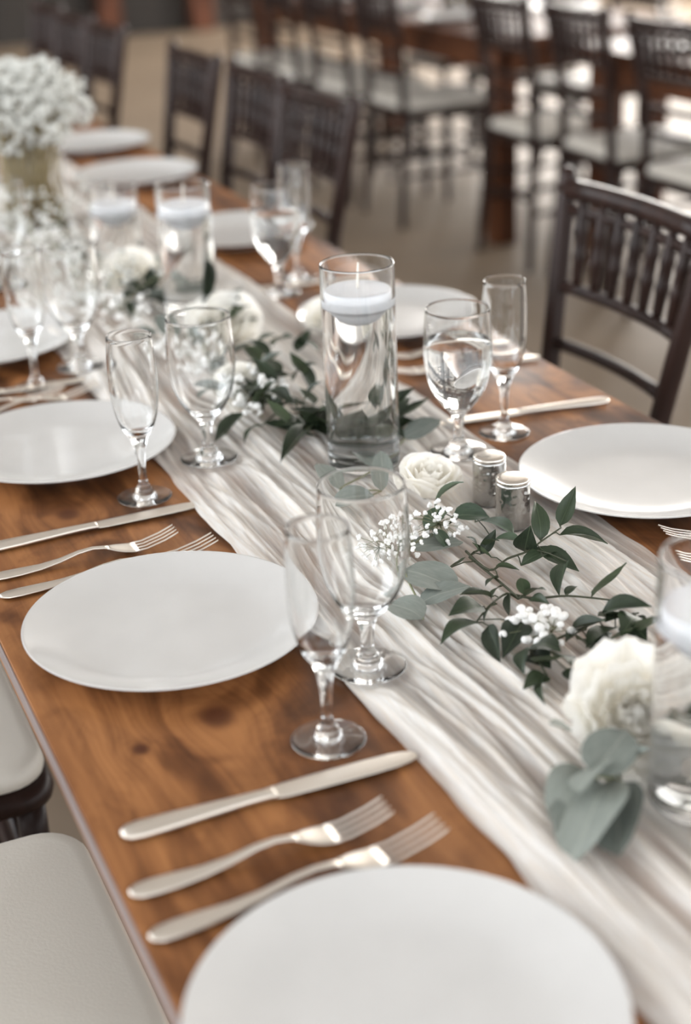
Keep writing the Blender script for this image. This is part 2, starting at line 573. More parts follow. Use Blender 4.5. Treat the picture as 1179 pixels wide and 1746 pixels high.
# ================================================================ spindle-back chairs
def rounded_slab(mb, hx, hy, z0, z1, rad, crown=0.0, n=6, ed=0.012):
    def ring(inset, z):
        out = []
        r = max(rad - inset * 0.6, 0.004)
        ax, ay = hx - inset, hy - inset
        for cx_, cy_, a0 in ((ax - r, ay - r, 0), (-ax + r, ay - r, 90), (-ax + r, -ay + r, 180), (ax - r, -ay + r, 270)):
            for k in range(n + 1):
                a = math.radians(a0 + 90 * k / n)
                out.append((cx_ + r * math.cos(a), cy_ + r * math.sin(a), z))
        return out
    rings = [ring(ed, z0), ring(0.002, z0 + ed * 0.5), ring(0, (z0 + z1) / 2), ring(0.002, z1 - ed * 0.7), ring(ed * 0.6, z1 - ed * 0.15), ring(ed * 1.6, z1)]
    for f_, dz in ((0.3, 0.5), (0.6, 0.85)):
        rings.append(ring(hx * f_, z1 + crown * dz))
    m = len(rings[0]); vs = [v for r_ in rings for v in r_]; fs = []
    for i in range(len(rings) - 1):
        for k in range(m):
            fs.append((i * m + k, i * m + (k + 1) % m, (i + 1) * m + (k + 1) % m, (i + 1) * m + k))
    fs.append(tuple(range(m - 1, -1, -1)))
    fs.append(tuple((len(rings) - 1) * m + k for k in range(m)))
    mb.add(vs, fs)
    return mb

def back_pt(z, side):
    """centre line of a back post, height above the floor; side -1, 0, 1"""
    xs = [(0.0, -0.215), (0.44, -0.185), (0.63, -0.190), (0.92, -0.240)]
    ys = [(0.0, 0.185), (0.44, 0.160), (0.63, 0.156), (0.92, 0.192)]
    def ip(t):
        for (a, va), (b, vb) in zip(t, t[1:]):
            if z <= b:
                return va + (vb - va) * (z - a) / (b - a)
        return t[-1][1]
    return Vector((ip(xs), ip(ys) * side, z))

def make_chair(label, loc, rz, group=None):
    t = thing('spindle_chair', label, 'chair', loc, rz, group)
    cm = M['chair']
    for s in (-1, 1):
        zs = [0, 0.1, 0.2, 0.3, 0.44, 0.52, 0.63, 0.7, 0.78, 0.86, 0.92, 0.928, 0.935]
        rs = [0.0125, 0.0155, 0.0155, 0.016, 0.0175, 0.0165, 0.0165, 0.0165, 0.016, 0.0155, 0.015, 0.0125, 0.006]
        MB().tube([back_pt(min(z, 0.92), s) + Vector((0, 0, max(0, z - 0.92))) for z in zs], rs, 10).build('back_post', cm, t)
        zs = [0, 0.02, 0.05, 0.11, 0.118, 0.126, 0.134, 0.24, 0.248, 0.256, 0.264, 0.38, 0.425]
        rs = [0.010, 0.0125, 0.013, 0.0155, 0.019, 0.019, 0.0155, 0.0165, 0.020, 0.020, 0.0165, 0.0175, 0.0175]
        MB().tube([(0.165, 0.165 * s, z) for z in zs], rs, 10).build('front_leg', cm, t)
        MB().tube([(-0.20, 0.172 * s, 0.2), (0.165, 0.165 * s, 0.2)], 0.009, 8).build('stretcher', cm, t)
        MB().tube([(-0.20, 0.172 * s, 0.29), (0.165, 0.165 * s, 0.29)], 0.009, 8).build('stretcher', cm, t)
    MB().tube([(0.165, -0.165, 0.21), (0.165, 0.165, 0.21)], 0.009, 8).build('stretcher', cm, t)
    MB().tube([(0.165, -0.165, 0.30), (0.165, 0.165, 0.30)], 0.009, 8).build('stretcher', cm, t)
    MB().tube([(-0.205, -0.173, 0.25), (-0.205, 0.173, 0.25)], 0.009, 8).build('stretcher', cm, t)
    def rail(z, r, name, n=8):
        pts = []
        for k in range(7):
            y = -1 + 2 * k / 6
            q = back_pt(z, 1)
            pts.append((q.x - 0.018 * (1 - y * y), q.y * y, z))
        return MB().tube(pts, r, n).build(name, cm, t)
    rail(0.902, 0.0165, 'top_rail', 10)
    rail(0.872, 0.0085, 'back_rail')
    rail(0.752, 0.0105, 'back_rail')
    rail(0.662, 0.0105, 'back_rail')
    rail(0.585, 0.0105, 'back_rail')
    for k in range(7):
        y = -1 + 2 * (k + 1) / 8
        a = back_pt(0.752, 1); b = back_pt(0.872, 1)
        A = Vector((a.x - 0.018 * (1 - y * y), a.y * y, 0.752)); B = Vector((b.x - 0.018 * (1 - y * y), b.y * y, 0.895))
        f = [0, 0.15, 0.3, 0.36, 0.42, 0.58, 0.64, 0.7, 0.85, 1]
        rs = [0.007, 0.0088, 0.0098, 0.0118, 0.0098, 0.0098, 0.0118, 0.0098, 0.0088, 0.007]
        MB().tube([A + (B - A) * q for q in f], rs, 8).build('spindle', cm, t)
    rounded_slab(MB(), 0.198, 0.190, 0.420, 0.452, 0.045, 0.0).build('seat_frame', cm, t)
    rounded_slab(MB(), 0.192, 0.187, 0.452, 0.484, 0.05, 0.006, ed=0.012).build('seat_cushion', M['cushion'], t)
    return t

FZ = -0.76
near_chair = make_chair('dark spindle-back chair standing close at the right side of the brown table', (1.03, 1.888, FZ), PI)
for label, x, y, rz in (
    ('dark spindle-back chair with pale seat, bottom corner, beside the nearest forks', 0.045, 1.172, 0.0),
    ('dark chair with pale cushion tucked beside the second white plate on the left', 0.045, 1.662, 0.0)):
    dup(near_chair, (x, y, FZ), rz, label)
g_far = 'chairs along the far right side of the brown table'
for label, x, y, a in (
    ('spindle chair behind the far flute and goblet, nearest of the far row', 1.045, 3.145, 181),
    ('spindle chair second in the far row, partly behind the nearest of that row', 1.055, 3.565, 179),
    ('spindle chair third in the far row, beside the far plates and bare floor', 1.045, 4.02, 180),
    ('spindle chair past the bare strip of floor, fourth in the far row', 1.03, 4.86, 180),
    ('spindle chair fifth in the far row, behind the white flower cloud', 1.03, 5.285, 180),
    ('spindle chair last in the far row, at the far end of the brown table', 1.04, 5.71, 180)):
    dup(near_chair, (x, y, FZ), math.radians(a), label, g_far)
g_b = 'chairs at the two tables behind'
for label, x, y, a in (
    ('ivory seated chair at the upper right table, first from the frame edge', 2.84, 3.74, 2),
    ('ivory seated chair at the upper right table, next to the table corner', 2.86, 4.26, -3),
    ('ivory seated chair standing in the gap between the two tables behind', 2.84, 4.735, 0),
    ('ivory seated chair just behind the thick corner leg of the table behind', 2.74, 5.56, 0),
    ('ivory seated chair second behind the thick corner leg, near side', 2.72, 6.06, 3),
    ('ivory seated chair third behind the thick corner leg, near side', 2.72, 6.58, -2),
    ('ivory seated chair fourth behind the thick corner leg, near side', 2.72, 7.12, 2),
    ('ivory seated chair across the table behind, opposite its first place', 3.46, 5.5, 180),
    ('ivory seated chair across the table behind, opposite its second place', 3.46, 6.1, 178),
    ('ivory seated chair across the table behind, opposite its third place', 3.46, 6.7, 182),
    ('ivory seated chair across the upper right table, near its far corner', 3.62, 4.2, 180),
    ('ivory seated chair across the upper right table, second from its far corner', 3.62, 3.6, 183)):
    dup(near_chair, (x, y, FZ), math.radians(a), label, g_b)

# ================================================================ plates
def plate_mesh():
    pr = [(0, 0.003), (0.066, 0.003), (0.072, 0.0004), (0.074, 0), (0.079, 0), (0.0815, 0.002)] + smooth_prof([(0.083, 0.0045), (0.100, 0.0085), (0.120, 0.0150), (0.1325, 0.0206)], 4) \
        + [(0.1345, 0.0218), (0.1350, 0.0226), (0.1345, 0.0233), (0.1332, 0.0232)] + smooth_prof([(0.1315, 0.0225), (0.120, 0.0180), (0.105, 0.0128), (0.090, 0.0092), (0.070, 0.0074), (0.035, 0.0066)], 4) + [(0, 0.0064)]
    return MB().lathe(pr, 96).mesh('dinner_plate')
PLATE = plate_mesh()
def plate(x, y, label, z=0.0, group='white dinner plates on the brown table'):
    o = link('dinner_plate', PLATE, None, M['porcelain'])
    o.location = (x, y, z)
    return tag(o, label, 'plate', group)
plate(0.2925, 0.6473, 'white dinner plate nearest the viewer, cut off by the bottom edge')
plate(0.3181, 1.1980, 'whole white dinner plate on the bare brown boards beside the front flute')
plate(0.3388, 1.6926, 'white dinner plate behind the second flute, third from the viewer on its side', 0.0)
plate(0.3361, 2.1659, 'white dinner plate under the blurred far left flute')
plate(0.3361, 2.66, 'white dinner plate just past the far left one, hardly in frame')
plate(0.8855, 1.2854, 'white dinner plate behind the two hammered shakers')
plate(0.9011, 1.9787, 'white dinner plate behind the tall candle vase')
plate(0.8900, 2.60, 'white dinner plate glimpsed between the far candle vase and the far goblet')
plate(0.8791, 3.2346, 'far white dinner plate just above the two far candle vases')
plate(0.8990, 3.6600, 'far white dinner plate second beyond the far candle vases')
plate(0.8950, 4.16, 'far white dinner plate third beyond the candle vases, beside the flower cloud')
plate(0.8950, 4.66, 'far white dinner plate mostly hidden behind the flower cloud')
for x0, ys, what in ((2.84, (5.5, 6.05, 6.6, 7.15), 'on the near side of the table behind'), (3.32, (5.5, 6.1, 6.7, 7.3), 'on the far side of the table behind'),
                     (2.98, (3.72, 4.24), 'on the near side of the upper right table'), (3.46, (3.6, 4.2), 'on the far side of the upper right table')):
    for k, y in enumerate(ys):
        plate(x0, y, 'blurred white plate %s, place %s' % (what, ('one', 'two', 'three', 'four', 'five')[k]), 0.0, 'plates on the tables behind')

# ================================================================ cutlery (local +X runs from handle end to tip)
def loft(mb, st, n=12, power=1.0):
    vs = []; fs = []
    for x, w, z, t in st:
        for k in range(n):
            a = 2 * PI * k / n
            ca, sa = math.cos(a), math.sin(a)
            vs.append((x, w * math.copysign(abs(ca) ** power, ca), z + t * math.copysign(abs(sa) ** power, sa)))
    for i in range(len(st) - 1):
        for k in range(n):
            fs.append((i * n + k, i * n + (k + 1) % n, (i + 1) * n + (k + 1) % n, (i + 1) * n + k))
    fs.append(tuple(range(n - 1, -1, -1))); fs.append(tuple((len(st) - 1) * n + k for k in range(n)))
    return mb.add(vs, fs)

def make_knife():
    h = loft(MB(), [(0, 0.002, 0.004, 0.0012), (0.0015, 0.0055, 0.004, 0.0026), (0.006, 0.0092, 0.004, 0.0034), (0.016, 0.0108, 0.004, 0.0038), (0.035, 0.0102, 0.004, 0.0039),
                    (0.065, 0.0082, 0.0042, 0.0038), (0.095, 0.0064, 0.0044, 0.0036), (0.112, 0.0060, 0.0044, 0.0034), (0.118, 0.0066, 0.0044, 0.0032), (0.121, 0.0078, 0.0044, 0.0026)])
    b = MB()
    st = [(0.119, 0.0070, 0.0042, 0.0016), (0.123, 0.0088, 0.004, 0.0013), (0.130, 0.0098, 0.004, 0.0011), (0.160, 0.0103, 0.004, 0.0010), (0.200, 0.0104, 0.004, 0.0009),
          (0.220, 0.0098, 0.004, 0.0009), (0.231, 0.0080, 0.004, 0.0008), (0.237, 0.0055, 0.004, 0.0007), (0.2395, 0.0025, 0.004, 0.0006)]
    loft(b, st, 12, 0.8)
    return h.mesh('knife_handle'), b.mesh('knife_blade')
KN_H, KN_B = make_knife()
def make_fork(L):
    s = L / 0.2
    zt = lambda x: 0.0032 + 0.0095 * math.exp(-((x - 0.108) / 0.032) ** 2) + (0.013 * max(0, (x - 0.150) / 0.05) ** 1.7)
    hs = []
    for x, w in ((0, 0.0025), (0.002, 0.0055), (0.007, 0.0086), (0.018, 0.0098), (0.034, 0.0092), (0.055, 0.0070), (0.075, 0.0050), (0.095, 0.0036), (0.110, 0.0030), (0.122, 0.0032), (0.127, 0.0045)):
        hs.append((x * s, w, zt(x), 0.0018))
    h = loft(MB(), hs, 10)
    m = MB()
    hd = [(x * s, w, zt(x), 0.0012) for x, w in ((0.125, 0.0040), (0.130, 0.0068), (0.135, 0.0094), (0.142, 0.0113), (0.150, 0.0121), (0.157, 0.0123))]
    loft(m, hd, 12, 0.8)
    for k in range(4):
        y = -0.0105 + 0.0070 * k
        st = []
        for x, w in ((0.153, 0.0014), (0.165, 0.00125), (0.185, 0.0012), (0.196, 0.0011), (0.2, 0.0005)):
            st.append((x * s, w, zt(x), 0.0010))
        t = MB(); loft(t, st, 8)
        m.add([(a, b_ + y, c) for a, b_, c in t.v], t.f)
    return h.mesh('fork_handle'), m.mesh('fork_head')
FORKS = {'salad': make_fork(0.197), 'dinner': make_fork(0.224)}
def knife(a, b, label, z=0.0):
    """a handle end, b tip (x, y)"""
    d = math.atan2(b[1] - a[1], b[0] - a[0])
    t = thing('table_knife', label, 'knife', (a[0], a[1], z), d, 'table knives')
    link('handle', KN_H, t, M['steel']); link('blade', KN_B, t, M['steel'])
    return t
def fork(kind, a, b, label, z=0.0):
    d = math.atan2(b[1] - a[1], b[0] - a[0])
    t = thing('table_fork', label, 'fork', (a[0], a[1], z), d, 'table forks')
    h, hd = FORKS[kind]
    link('handle', h, t, M['steel']); link('fork_head', hd, t, M['steel'])
    return t
knife((0.190, 0.918), (0.430, 0.915), 'silver knife nearest the viewer, its tip on the runner below the front flute')
fork('salad', (0.177, 0.850), (0.367, 0.848), 'silver fork lying free between the nearest knife and the nearest plate')
fork('dinner', (0.176, 0.799), (0.392, 0.811), 'silver fork with its neck hidden by the nearest plate')
knife((0.198, 1.466), (0.437, 1.470), 'silver knife below the foot of the second flute on the left')
fork('salad', (0.187, 1.396), (0.377, 1.393), 'silver fork between the second knife and the whole plate')
fork('dinner', (0.190, 1.350), (0.401, 1.354), 'silver fork half covered by the far rim of the whole plate')
knife((0.200, 1.966), (0.438, 1.953), 'blurred silver knife below the foot of the far left flute')
fork('salad', (0.196, 1.895), (0.390, 1.912), 'blurred silver fork beyond the third plate on the left, nearer the far knife')
fork('dinner', (0.215, 1.868), (0.436, 1.902), 'blurred silver fork mostly behind the third plate on the left')
knife((1.000, 1.531), (0.762, 1.564), 'silver knife with bright handle on the far side of the hammered shakers and plate')
fork('salad', (1.012, 1.105), (0.822, 1.152), 'silver fork at the right frame edge, only its tines in view')
fork('dinner', (1.012, 1.06), (0.806, 1.10), 'silver fork just behind the right front vase, mostly out of view')
fork('dinner', (1.012, 1.726), (0.790, 1.760), 'blurred silver fork at the table edge right behind the near right flute')
fork('salad', (1.008, 1.795), (0.815, 1.825), 'blurred silver fork below the plate behind the tall candle vase')
knife((1.000, 2.222), (0.764, 2.262), 'blurred silver knife beyond the plate behind the tall candle vase')

# ================================================================ stemware
def rim_bead(ro, ri, z):
    c, r = (ro + ri) / 2, (ro - ri) / 2
    return [(c + r * math.cos(PI * k / 7), z + r * 1.2 * math.sin(PI * k / 7)) for k in range(1, 7)]
def goblet_prof():
    outer = [(0, 0.0), (0.008, 0.0), (0.024, 0.0), (0.0315, 0.0), (0.0325, 0.0002), (0.0333, 0.0006), (0.0335, 0.0010), (0.0333, 0.0015), (0.0325, 0.0019)] + smooth_prof([(0.030, 0.0024), (0.018, 0.0042), (0.0125, 0.0062), (0.0110, 0.0095), (0.0098, 0.0125), (0.0068, 0.016), (0.0056, 0.024), (0.0060, 0.034), (0.0078, 0.044), (0.0115, 0.0505),
             (0.0200, 0.0600), (0.0290, 0.0740), (0.0355, 0.0920), (0.0388, 0.112), (0.0392, 0.132), (0.0380, 0.154), (0.0366, 0.1725)], 4)
    inner = smooth_prof([(0.0352, 0.1725), (0.0366, 0.154), (0.0377, 0.132), (0.0373, 0.112), (0.0340, 0.0920), (0.0274, 0.0750), (0.0182, 0.0625), (0.0085, 0.0565)], 4) + [(0, 0.0553)]
    return outer + rim_bead(0.0366, 0.0352, 0.1725) + inner, inner
def flute_prof():
    outer = [(0, 0.0), (0.008, 0.0), (0.022, 0.0), (0.0288, 0.0), (0.0296, 0.0002), (0.0303, 0.0006), (0.0305, 0.0010), (0.0303, 0.0014), (0.0296, 0.0017)] + smooth_prof([(0.027, 0.0022), (0.016, 0.0036), (0.0108, 0.0052), (0.0100, 0.0090), (0.0085, 0.0125), (0.0062, 0.0155), (0.0044, 0.024), (0.0044, 0.036), (0.0054, 0.050), (0.0078, 0.064), (0.0118, 0.0735),
             (0.0175, 0.083), (0.0226, 0.098), (0.0258, 0.117), (0.0268, 0.137), (0.0262, 0.162), (0.0246, 0.1885)], 4)
    inner = smooth_prof([(0.0233, 0.1885), (0.0249, 0.162), (0.0255, 0.137), (0.0245, 0.117), (0.0212, 0.099), (0.0160, 0.086), (0.0075, 0.0785)], 4) + [(0, 0.0775)]
    return outer + rim_bead(0.0246, 0.0233, 0.1885) + inner, inner
GP, GI = goblet_prof(); FP, FI = flute_prof()
GOBLET = MB().lathe(GP, 56).mesh('goblet', False)
FLUTE = MB().lathe(FP, 56).mesh('flute', False)
def goblet_water(level):
    pr = [(r + 0.0002, z) for r, z in GI if z <= level]
    r0_ = pr[0][0]
    return MB().lathe(([(0, level), (r0_, level)] + pr[:-1] + [(0, GI[-1][1] - 0.0002)])[::-1], 56).mesh('water', False)
GWATER = goblet_water(0.135)
def goblet(x, y, label, water=False, z=0.0):
    if water:
        t = thing('water_goblet', label, 'glass', (x, y, z + 0.0005), 0, 'stemmed water goblets')
        link('bowl', GOBLET, t, M['glass']); link('water', GWATER, t, M['water'])
        return t
    o = link('water_goblet', GOBLET, None, M['glass']); o.location = (x, y, z + 0.0005)
    return tag(o, label, 'glass', 'stemmed water goblets')
def flute(x, y, label, z=0.0):
    o = link('champagne_flute', FLUTE, None, M['glass']); o.location = (x, y, z + 0.0005)
    return tag(o, label, 'glass', 'champagne flutes')
flute(0.378, 0.971, 'empty champagne flute standing on bare wood beside the whole plate, nearest one')
goblet(0.452, 1.056, 'empty stemmed goblet right behind the nearest flute, foot on the runner', False, 0.005)
flute(0.389, 1.525, 'empty champagne flute in front of the third left plate')
goblet(0.486, 1.586, 'empty stemmed goblet on the runner beside the second left flute', False, 0.006)
flute(0.367, 1.966, 'blurred champagne flute in front of the far left plate')
goblet(0.440, 2.010, 'blurred goblet between the far left flute and the runner', False, 0.004)
flute(0.370, 2.43, 'blurred champagne flute just past the far left plate')
goblet(0.448, 2.50, 'blurred goblet just past the far left plate, on the runner edge', False, 0.004)
goblet(0.754, 1.467, 'goblet of water between the tall candle vase and the near right flute', True, 0.004)
flute(0.834, 1.502, 'clear champagne flute behind the goblet of water, knife at its foot')
goblet(0.822, 2.222, 'blurred goblet of water beyond the candle vase, front one of a pair', True)
flute(0.882, 2.290, 'blurred champagne flute standing behind the far goblet of water')
for k, (x, y) in enumerate(((2.98, 5.75), (3.0, 6.3), (2.99, 6.85), (3.0, 3.98), (3.10, 4.45))):
    goblet(x, y, 'tiny blurred goblet on the tables behind, %s' % ('by the first plate near the corner leg', 'by the second plate near the corner leg', 'by the third plate near the corner leg', 'at the upper right table edge', 'at the upper right table corner')[k])

# ================================================================ candle vases
def candle_vase(x, y, h, label, clabel, lvl, z=0.005, lean=0.12):
    R = 0.0415
    t = thing('cylinder_vase', label, 'vase', (x, y, z), 0, 'clear cylinder vases with floating candles')
    MB().lathe([(0, 0.001), (0.036, 0.001), (0.0385, 0), (0.0408, 0.0012), (R, 0.003), (R, 0.0034), (R, 0.004)] + [(R, 0.004 + (h - 0.0065) * k / 8) for k in range(1, 9)] + [(R, h - 0.0019), (R, h - 0.0015), (R - 0.0008, h - 0.0002), (R - 0.0018, h - 0.0002), (R - 0.0026, h - 0.0015), (R - 0.0026, h - 0.0019)] + [(R - 0.0026, h - 0.0025 - (h - 0.0175) * k / 8) for k in range(9)] + [
                (R - 0.0026, 0.0144), (R - 0.0026, 0.014), (R - 0.0045, 0.0115), (0, 0.0105)], 72).build('glass_wall', M['glass'], t, False)
    MB().lathe([(0, 0.0103), (R - 0.0045, 0.0113), (R - 0.0024, 0.0138), (R - 0.0024, 0.0142)] + [(R - 0.0024, 0.015 + (lvl - 0.016) * k / 8) for k in range(9)] + [(R - 0.0024, lvl - 0.0004), (R - 0.0024, lvl), (R - 0.0026, lvl), (R - 0.004, lvl), (0, lvl)], 72).build('water', M['water'], t, False)
    c = thing('floating_candle', clabel, 'candle', (x, y, z + lvl), 0, 'white floating candles')
    MB().lathe([(0, -0.028), (0.010, -0.0275), (0.0165, -0.024), (0.022, -0.017), (0.0265, -0.0118), (0.034, -0.0102), (0.0364, -0.0092), (0.0372, -0.0075), (0.0374, 0.002), (0.0373, 0.0080), (0.0366, 0.0095), (0.0352, 0.0100), (0.034, 0.0096), (0.015, 0.0100), (0.004, 0.0103), (0, 0.0106)], 64).build('wax', M['wax'], c)
    MB().tube([(0, 0, 0.0098), (0.0004, 0.0003, 0.020), (0.001, 0.0, 0.030), (0.0016, 0, 0.0385)], [0.0013, 0.0013, 0.0012, 0.0010], 7).build('wick', M['wick'], c)
    return t
candle_vase(0.642, 1.488, 0.236, 'tall clear vase of water at the centre of the table', 'white floating candle with bare wick in the tall centre vase', 0.197)
candle_vase(0.594, 0.766, 0.197, 'clear vase of water at the right frame edge, beside a white bloom', 'white floating candle in the vase at the right frame edge', 0.150)
candle_vase(0.664, 2.190, 0.197, 'blurred clear vase beyond the centre vase, right one of two', 'blurred floating candle in the right one of the two far vases', 0.158)
candle_vase(0.626, 2.465, 0.150, 'blurred shorter clear vase, left one of the two far vases', 'blurred floating candle in the shorter far vase', 0.114)

# ================================================================ hammered shakers
def shaker(x, y, label, z, seed):
    t = thing('shaker', label, 'shaker', (x, y, z), seed, 'hammered silver shakers')
    prof = [(0, 0), (0.0165, 0), (0.0175, 0.001)]
    for k in range(33):
        prof.append((0.0180, 0.002 + 0.046 * k / 32))
    prof += [(0.0174, 0.0495), (0.0165, 0.0500), (0, 0.0500)]
    mb = MB().lathe(prof, 72)
    out = []
    for v in mb.v:
        p_ = Vector(v); rr = math.hypot(p_.x, p_.y)
        if rr > 0.017 and 0.002 < p_.z < 0.048:
            a = math.atan2(p_.y, p_.x)
            d = -0.0012 * (1 - min(1.0, mnoise.voronoi((math.cos(a) * 2.9 + seed, math.sin(a) * 2.9, p_.z * 160))[0][0] * 1.5)) ** 1.3
            p_.x *= (rr + d) / rr; p_.y *= (rr + d) / rr
        out.append(tuple(p_))
    mb.v = out
    mb.build('hammered_body', M['hammered'], t)
    MB().lathe([(0.0165, 0.0499), (0.0174, 0.0501), (0.0178, 0.0506), (0.0177, 0.0526), (0.0170, 0.0540), (0.012, 0.0546), (0, 0.0547)], 40).build('cap', M['silver'], t)
shaker(0.716, 1.322, 'hammered silver shaker standing farther back, beside the goblet of water', 0.004, 0.3)
shaker(0.708, 1.257, 'hammered silver shaker in front, its foot among the green leaves', 0.004, 2.1)

# ================================================================ leaves
def leaf_mesh(name, shape, curl, fold, n=8):
    """unit leaf along +X, width along Y (unit), z relief"""
    vs = []; fs = []
    for i in range(n + 1):
        s = i / n
        if shape == 'lance':
            w = 0.5 * (math.sin(PI * s ** 0.72) ** 0.9) * (1 - 0.25 * s)
            w *= 1.14
        elif shape == 'round':
            w = 0.5 * max(0.0, math.sin(PI * s ** 0.85)) ** 0.58
        else:
            w = 0.5 * math.sin(PI * s ** 0.8) ** 0.75
        if i in (0, n):
            w = 0.012 if i == 0 else 0.004
        zc = curl * (4 * s * (1 - s))
        for k, q in enumerate((-1, -0.55, 0, 0.55, 1)):
            vs.append((s, w * q, zc + fold * abs(w * q) * (1.5 - 0.5 * abs(q)) + 0.02 * math.sin(7 * s + 3 * q)))
    for i in range(n):
        for k in range(4):
            a = i * 5 + k
            fs.append((a, a + 5, a + 6, a + 1))
    return mesh_from(name, vs, fs)
LM = {
    'eucalyptus_fold': [leaf_mesh('eucalyptus_leaf', 'oval', c, f) for c, f in ((0.10, 0.55), (0.16, 0.9))],
    'ruscus': [leaf_mesh('ruscus_leaf', 'lance', c, f) for c, f in ((0.10, 0.25), (0.16, 0.15), (-0.06, 0.30), (0.05, 0.4))],
    'broadleaf': [leaf_mesh('broad_leaf', 'oval', c, f) for c, f in ((0.14, 0.2), (0.08, 0.35))],
    'eucalyptus': [leaf_mesh('eucalyptus_leaf', 'round', c, f) for c, f in ((0.08, 0.12), (0.12, 0.22), (0.03, 0.15))],
}
LEAFN = [0]
def add_leaf(kind, parent, A, B, w, roll):
    A = Vector(A); B = Vector(B)
    ax = B - A; L = ax.length
    ax.normalize()
    up = Vector((0, 0, 1)) if abs(ax.z) < 0.93 else Vector((-0.4, -0.9, 0))
    y = up.cross(ax).normalized(); z = ax.cross(y)
    c, s = math.cos(roll), math.sin(roll)
    y, z = y * c + z * s, z * c - y * s
    LEAFN[0] += 1
    me = LM[kind][LEAFN[0] % len(LM[kind])]
    o = link('leaf', me, parent, M[kind])
    o.matrix_world = Matrix(((ax.x * L, y.x * w, z.x * L * 0.8, A.x), (ax.y * L, y.y * w, z.y * L * 0.8, A.y), (ax.z * L, y.z * w, z.z * L * 0.8, A.z), (0, 0, 0, 1)))
    o.matrix_basis = parent.matrix_basis.inverted() @ o.matrix_world if parent else o.matrix_world
    return o

def smooth_path(pts, sub=4):
    pts = [Vector(q) for q in pts]; out = []
    for i in range(len(pts) - 1):
        p0, p1, p2, p3 = pts[max(i - 1, 0)], pts[i], pts[i + 1], pts[min(i + 2, len(pts) - 1)]
        for k in range(sub):
            t = k / sub
            out.append(0.5 * ((2 * p1) + (p2 - p0) * t + (2 * p0 - 5 * p1 + 4 * p2 - p3) * t * t + (3 * p1 - p0 - 3 * p2 + p3) * t ** 3))
    out.append(pts[-1])
    return out

def sprig(name, label, kind, leaves, stems, cat, rad=0.0011, group=None, petioles=True):
    base = Vector(stems[0][0])
    t = thing(name, label, cat, (base.x, base.y, 0.004), 0, group)
    bz = Vector(t.location)
    pts_all = []
    for st in stems:
        pth = smooth_path(st); pts_all += pth
        MB().tube([q - bz for q in pth], [rad * (1.25 - 0.5 * k / len(pth)) for k in range(len(pth))], 6).build('stem', M['stem'] if kind != 'eucalyptus' else M['dry_stem'], t)
    for lf in leaves:
        A = Vector(lf[0:3])
        if petioles and pts_all:
            near = min(pts_all, key=lambda q: (q - A).length)
            if 0.003 < (near - A).length < 0.05:
                MB().tube([near - bz, (near + A) / 2 - bz + Vector((0, 0, 0.002)), A - bz], rad * 0.6, 5).build('leaf_stalk', M['stem'] if kind != 'eucalyptus' else M['dry_stem'], t)
        o = add_leaf(kind, t, A, lf[3:6], lf[6], lf[7])
    return t

LEAVES = {}
STEMS = {}
LEAVES['upper ruscus'] = [
    (0.6875, 1.1653, 0.028, 0.7001, 1.1991, 0.055, 0.019, 0.2) ,
    (0.7149, 1.1747, 0.034, 0.7425, 1.1913, 0.065, 0.017, 0.3) ,
    (0.7065, 1.1607, 0.032, 0.7517, 1.1444, 0.019, 0.018, 0.1) ,
    (0.6683, 1.1627, 0.022, 0.6684, 1.152, 0.054, 0.024, -0.3) ,
    (0.6539, 1.1443, 0.018, 0.7015, 1.14, 0.024, 0.018, 0.1) ,
    (0.6766, 1.1467, 0.03, 0.6961, 1.1072, 0.018, 0.022, 0.2) ,
    (0.6839, 1.109, 0.03, 0.6562, 1.0771, 0.015, 0.02, 0.6) ,
    (0.6315, 1.1846, 0.018, 0.6531, 1.1931, 0.037, 0.012, 0.8) ,
    (0.6301, 1.1881, 0.02, 0.6151, 1.1838, 0.041, 0.01, -0.6) ,
    (0.6334, 1.1666, 0.022, 0.6272, 1.1934, 0.028, 0.01, 0.9) ,
    (0.6302, 1.1513, 0.018, 0.6434, 1.1292, 0.022, 0.009, -0.7) ,
    (0.6228, 1.1332, 0.017, 0.6024, 1.121, 0.018, 0.009, 0.6) ,
    (0.6349, 1.1885, 0.02, 0.642, 1.1658, 0.038, 0.012, -0.4) ,
    (0.594, 1.1745, 0.017, 0.602, 1.1601, 0.032, 0.012, 0) ,
]
LEAVES['broad leaf'] = [
    (0.6362, 1.2537, 0.03, 0.6799, 1.2558, 0.019, 0.024, 0.5) ,
    (0.6587, 1.2466, 0.022, 0.6789, 1.2026, 0.021, 0.034, -0.2) ,
    (0.6584, 1.2077, 0.017, 0.6753, 1.1809, 0.023, 0.018, 0) ,
    (0.637, 1.2955, 0.02, 0.651, 1.2568, 0.064, 0.006, 0) ,
    (0.6087, 1.2618, 0.017, 0.6391, 1.267, 0.034, 0.022, 0.2) ,
    (0.6082, 1.2148, 0.017, 0.6057, 1.2419, 0.029, 0.018, 0.3) ,
]
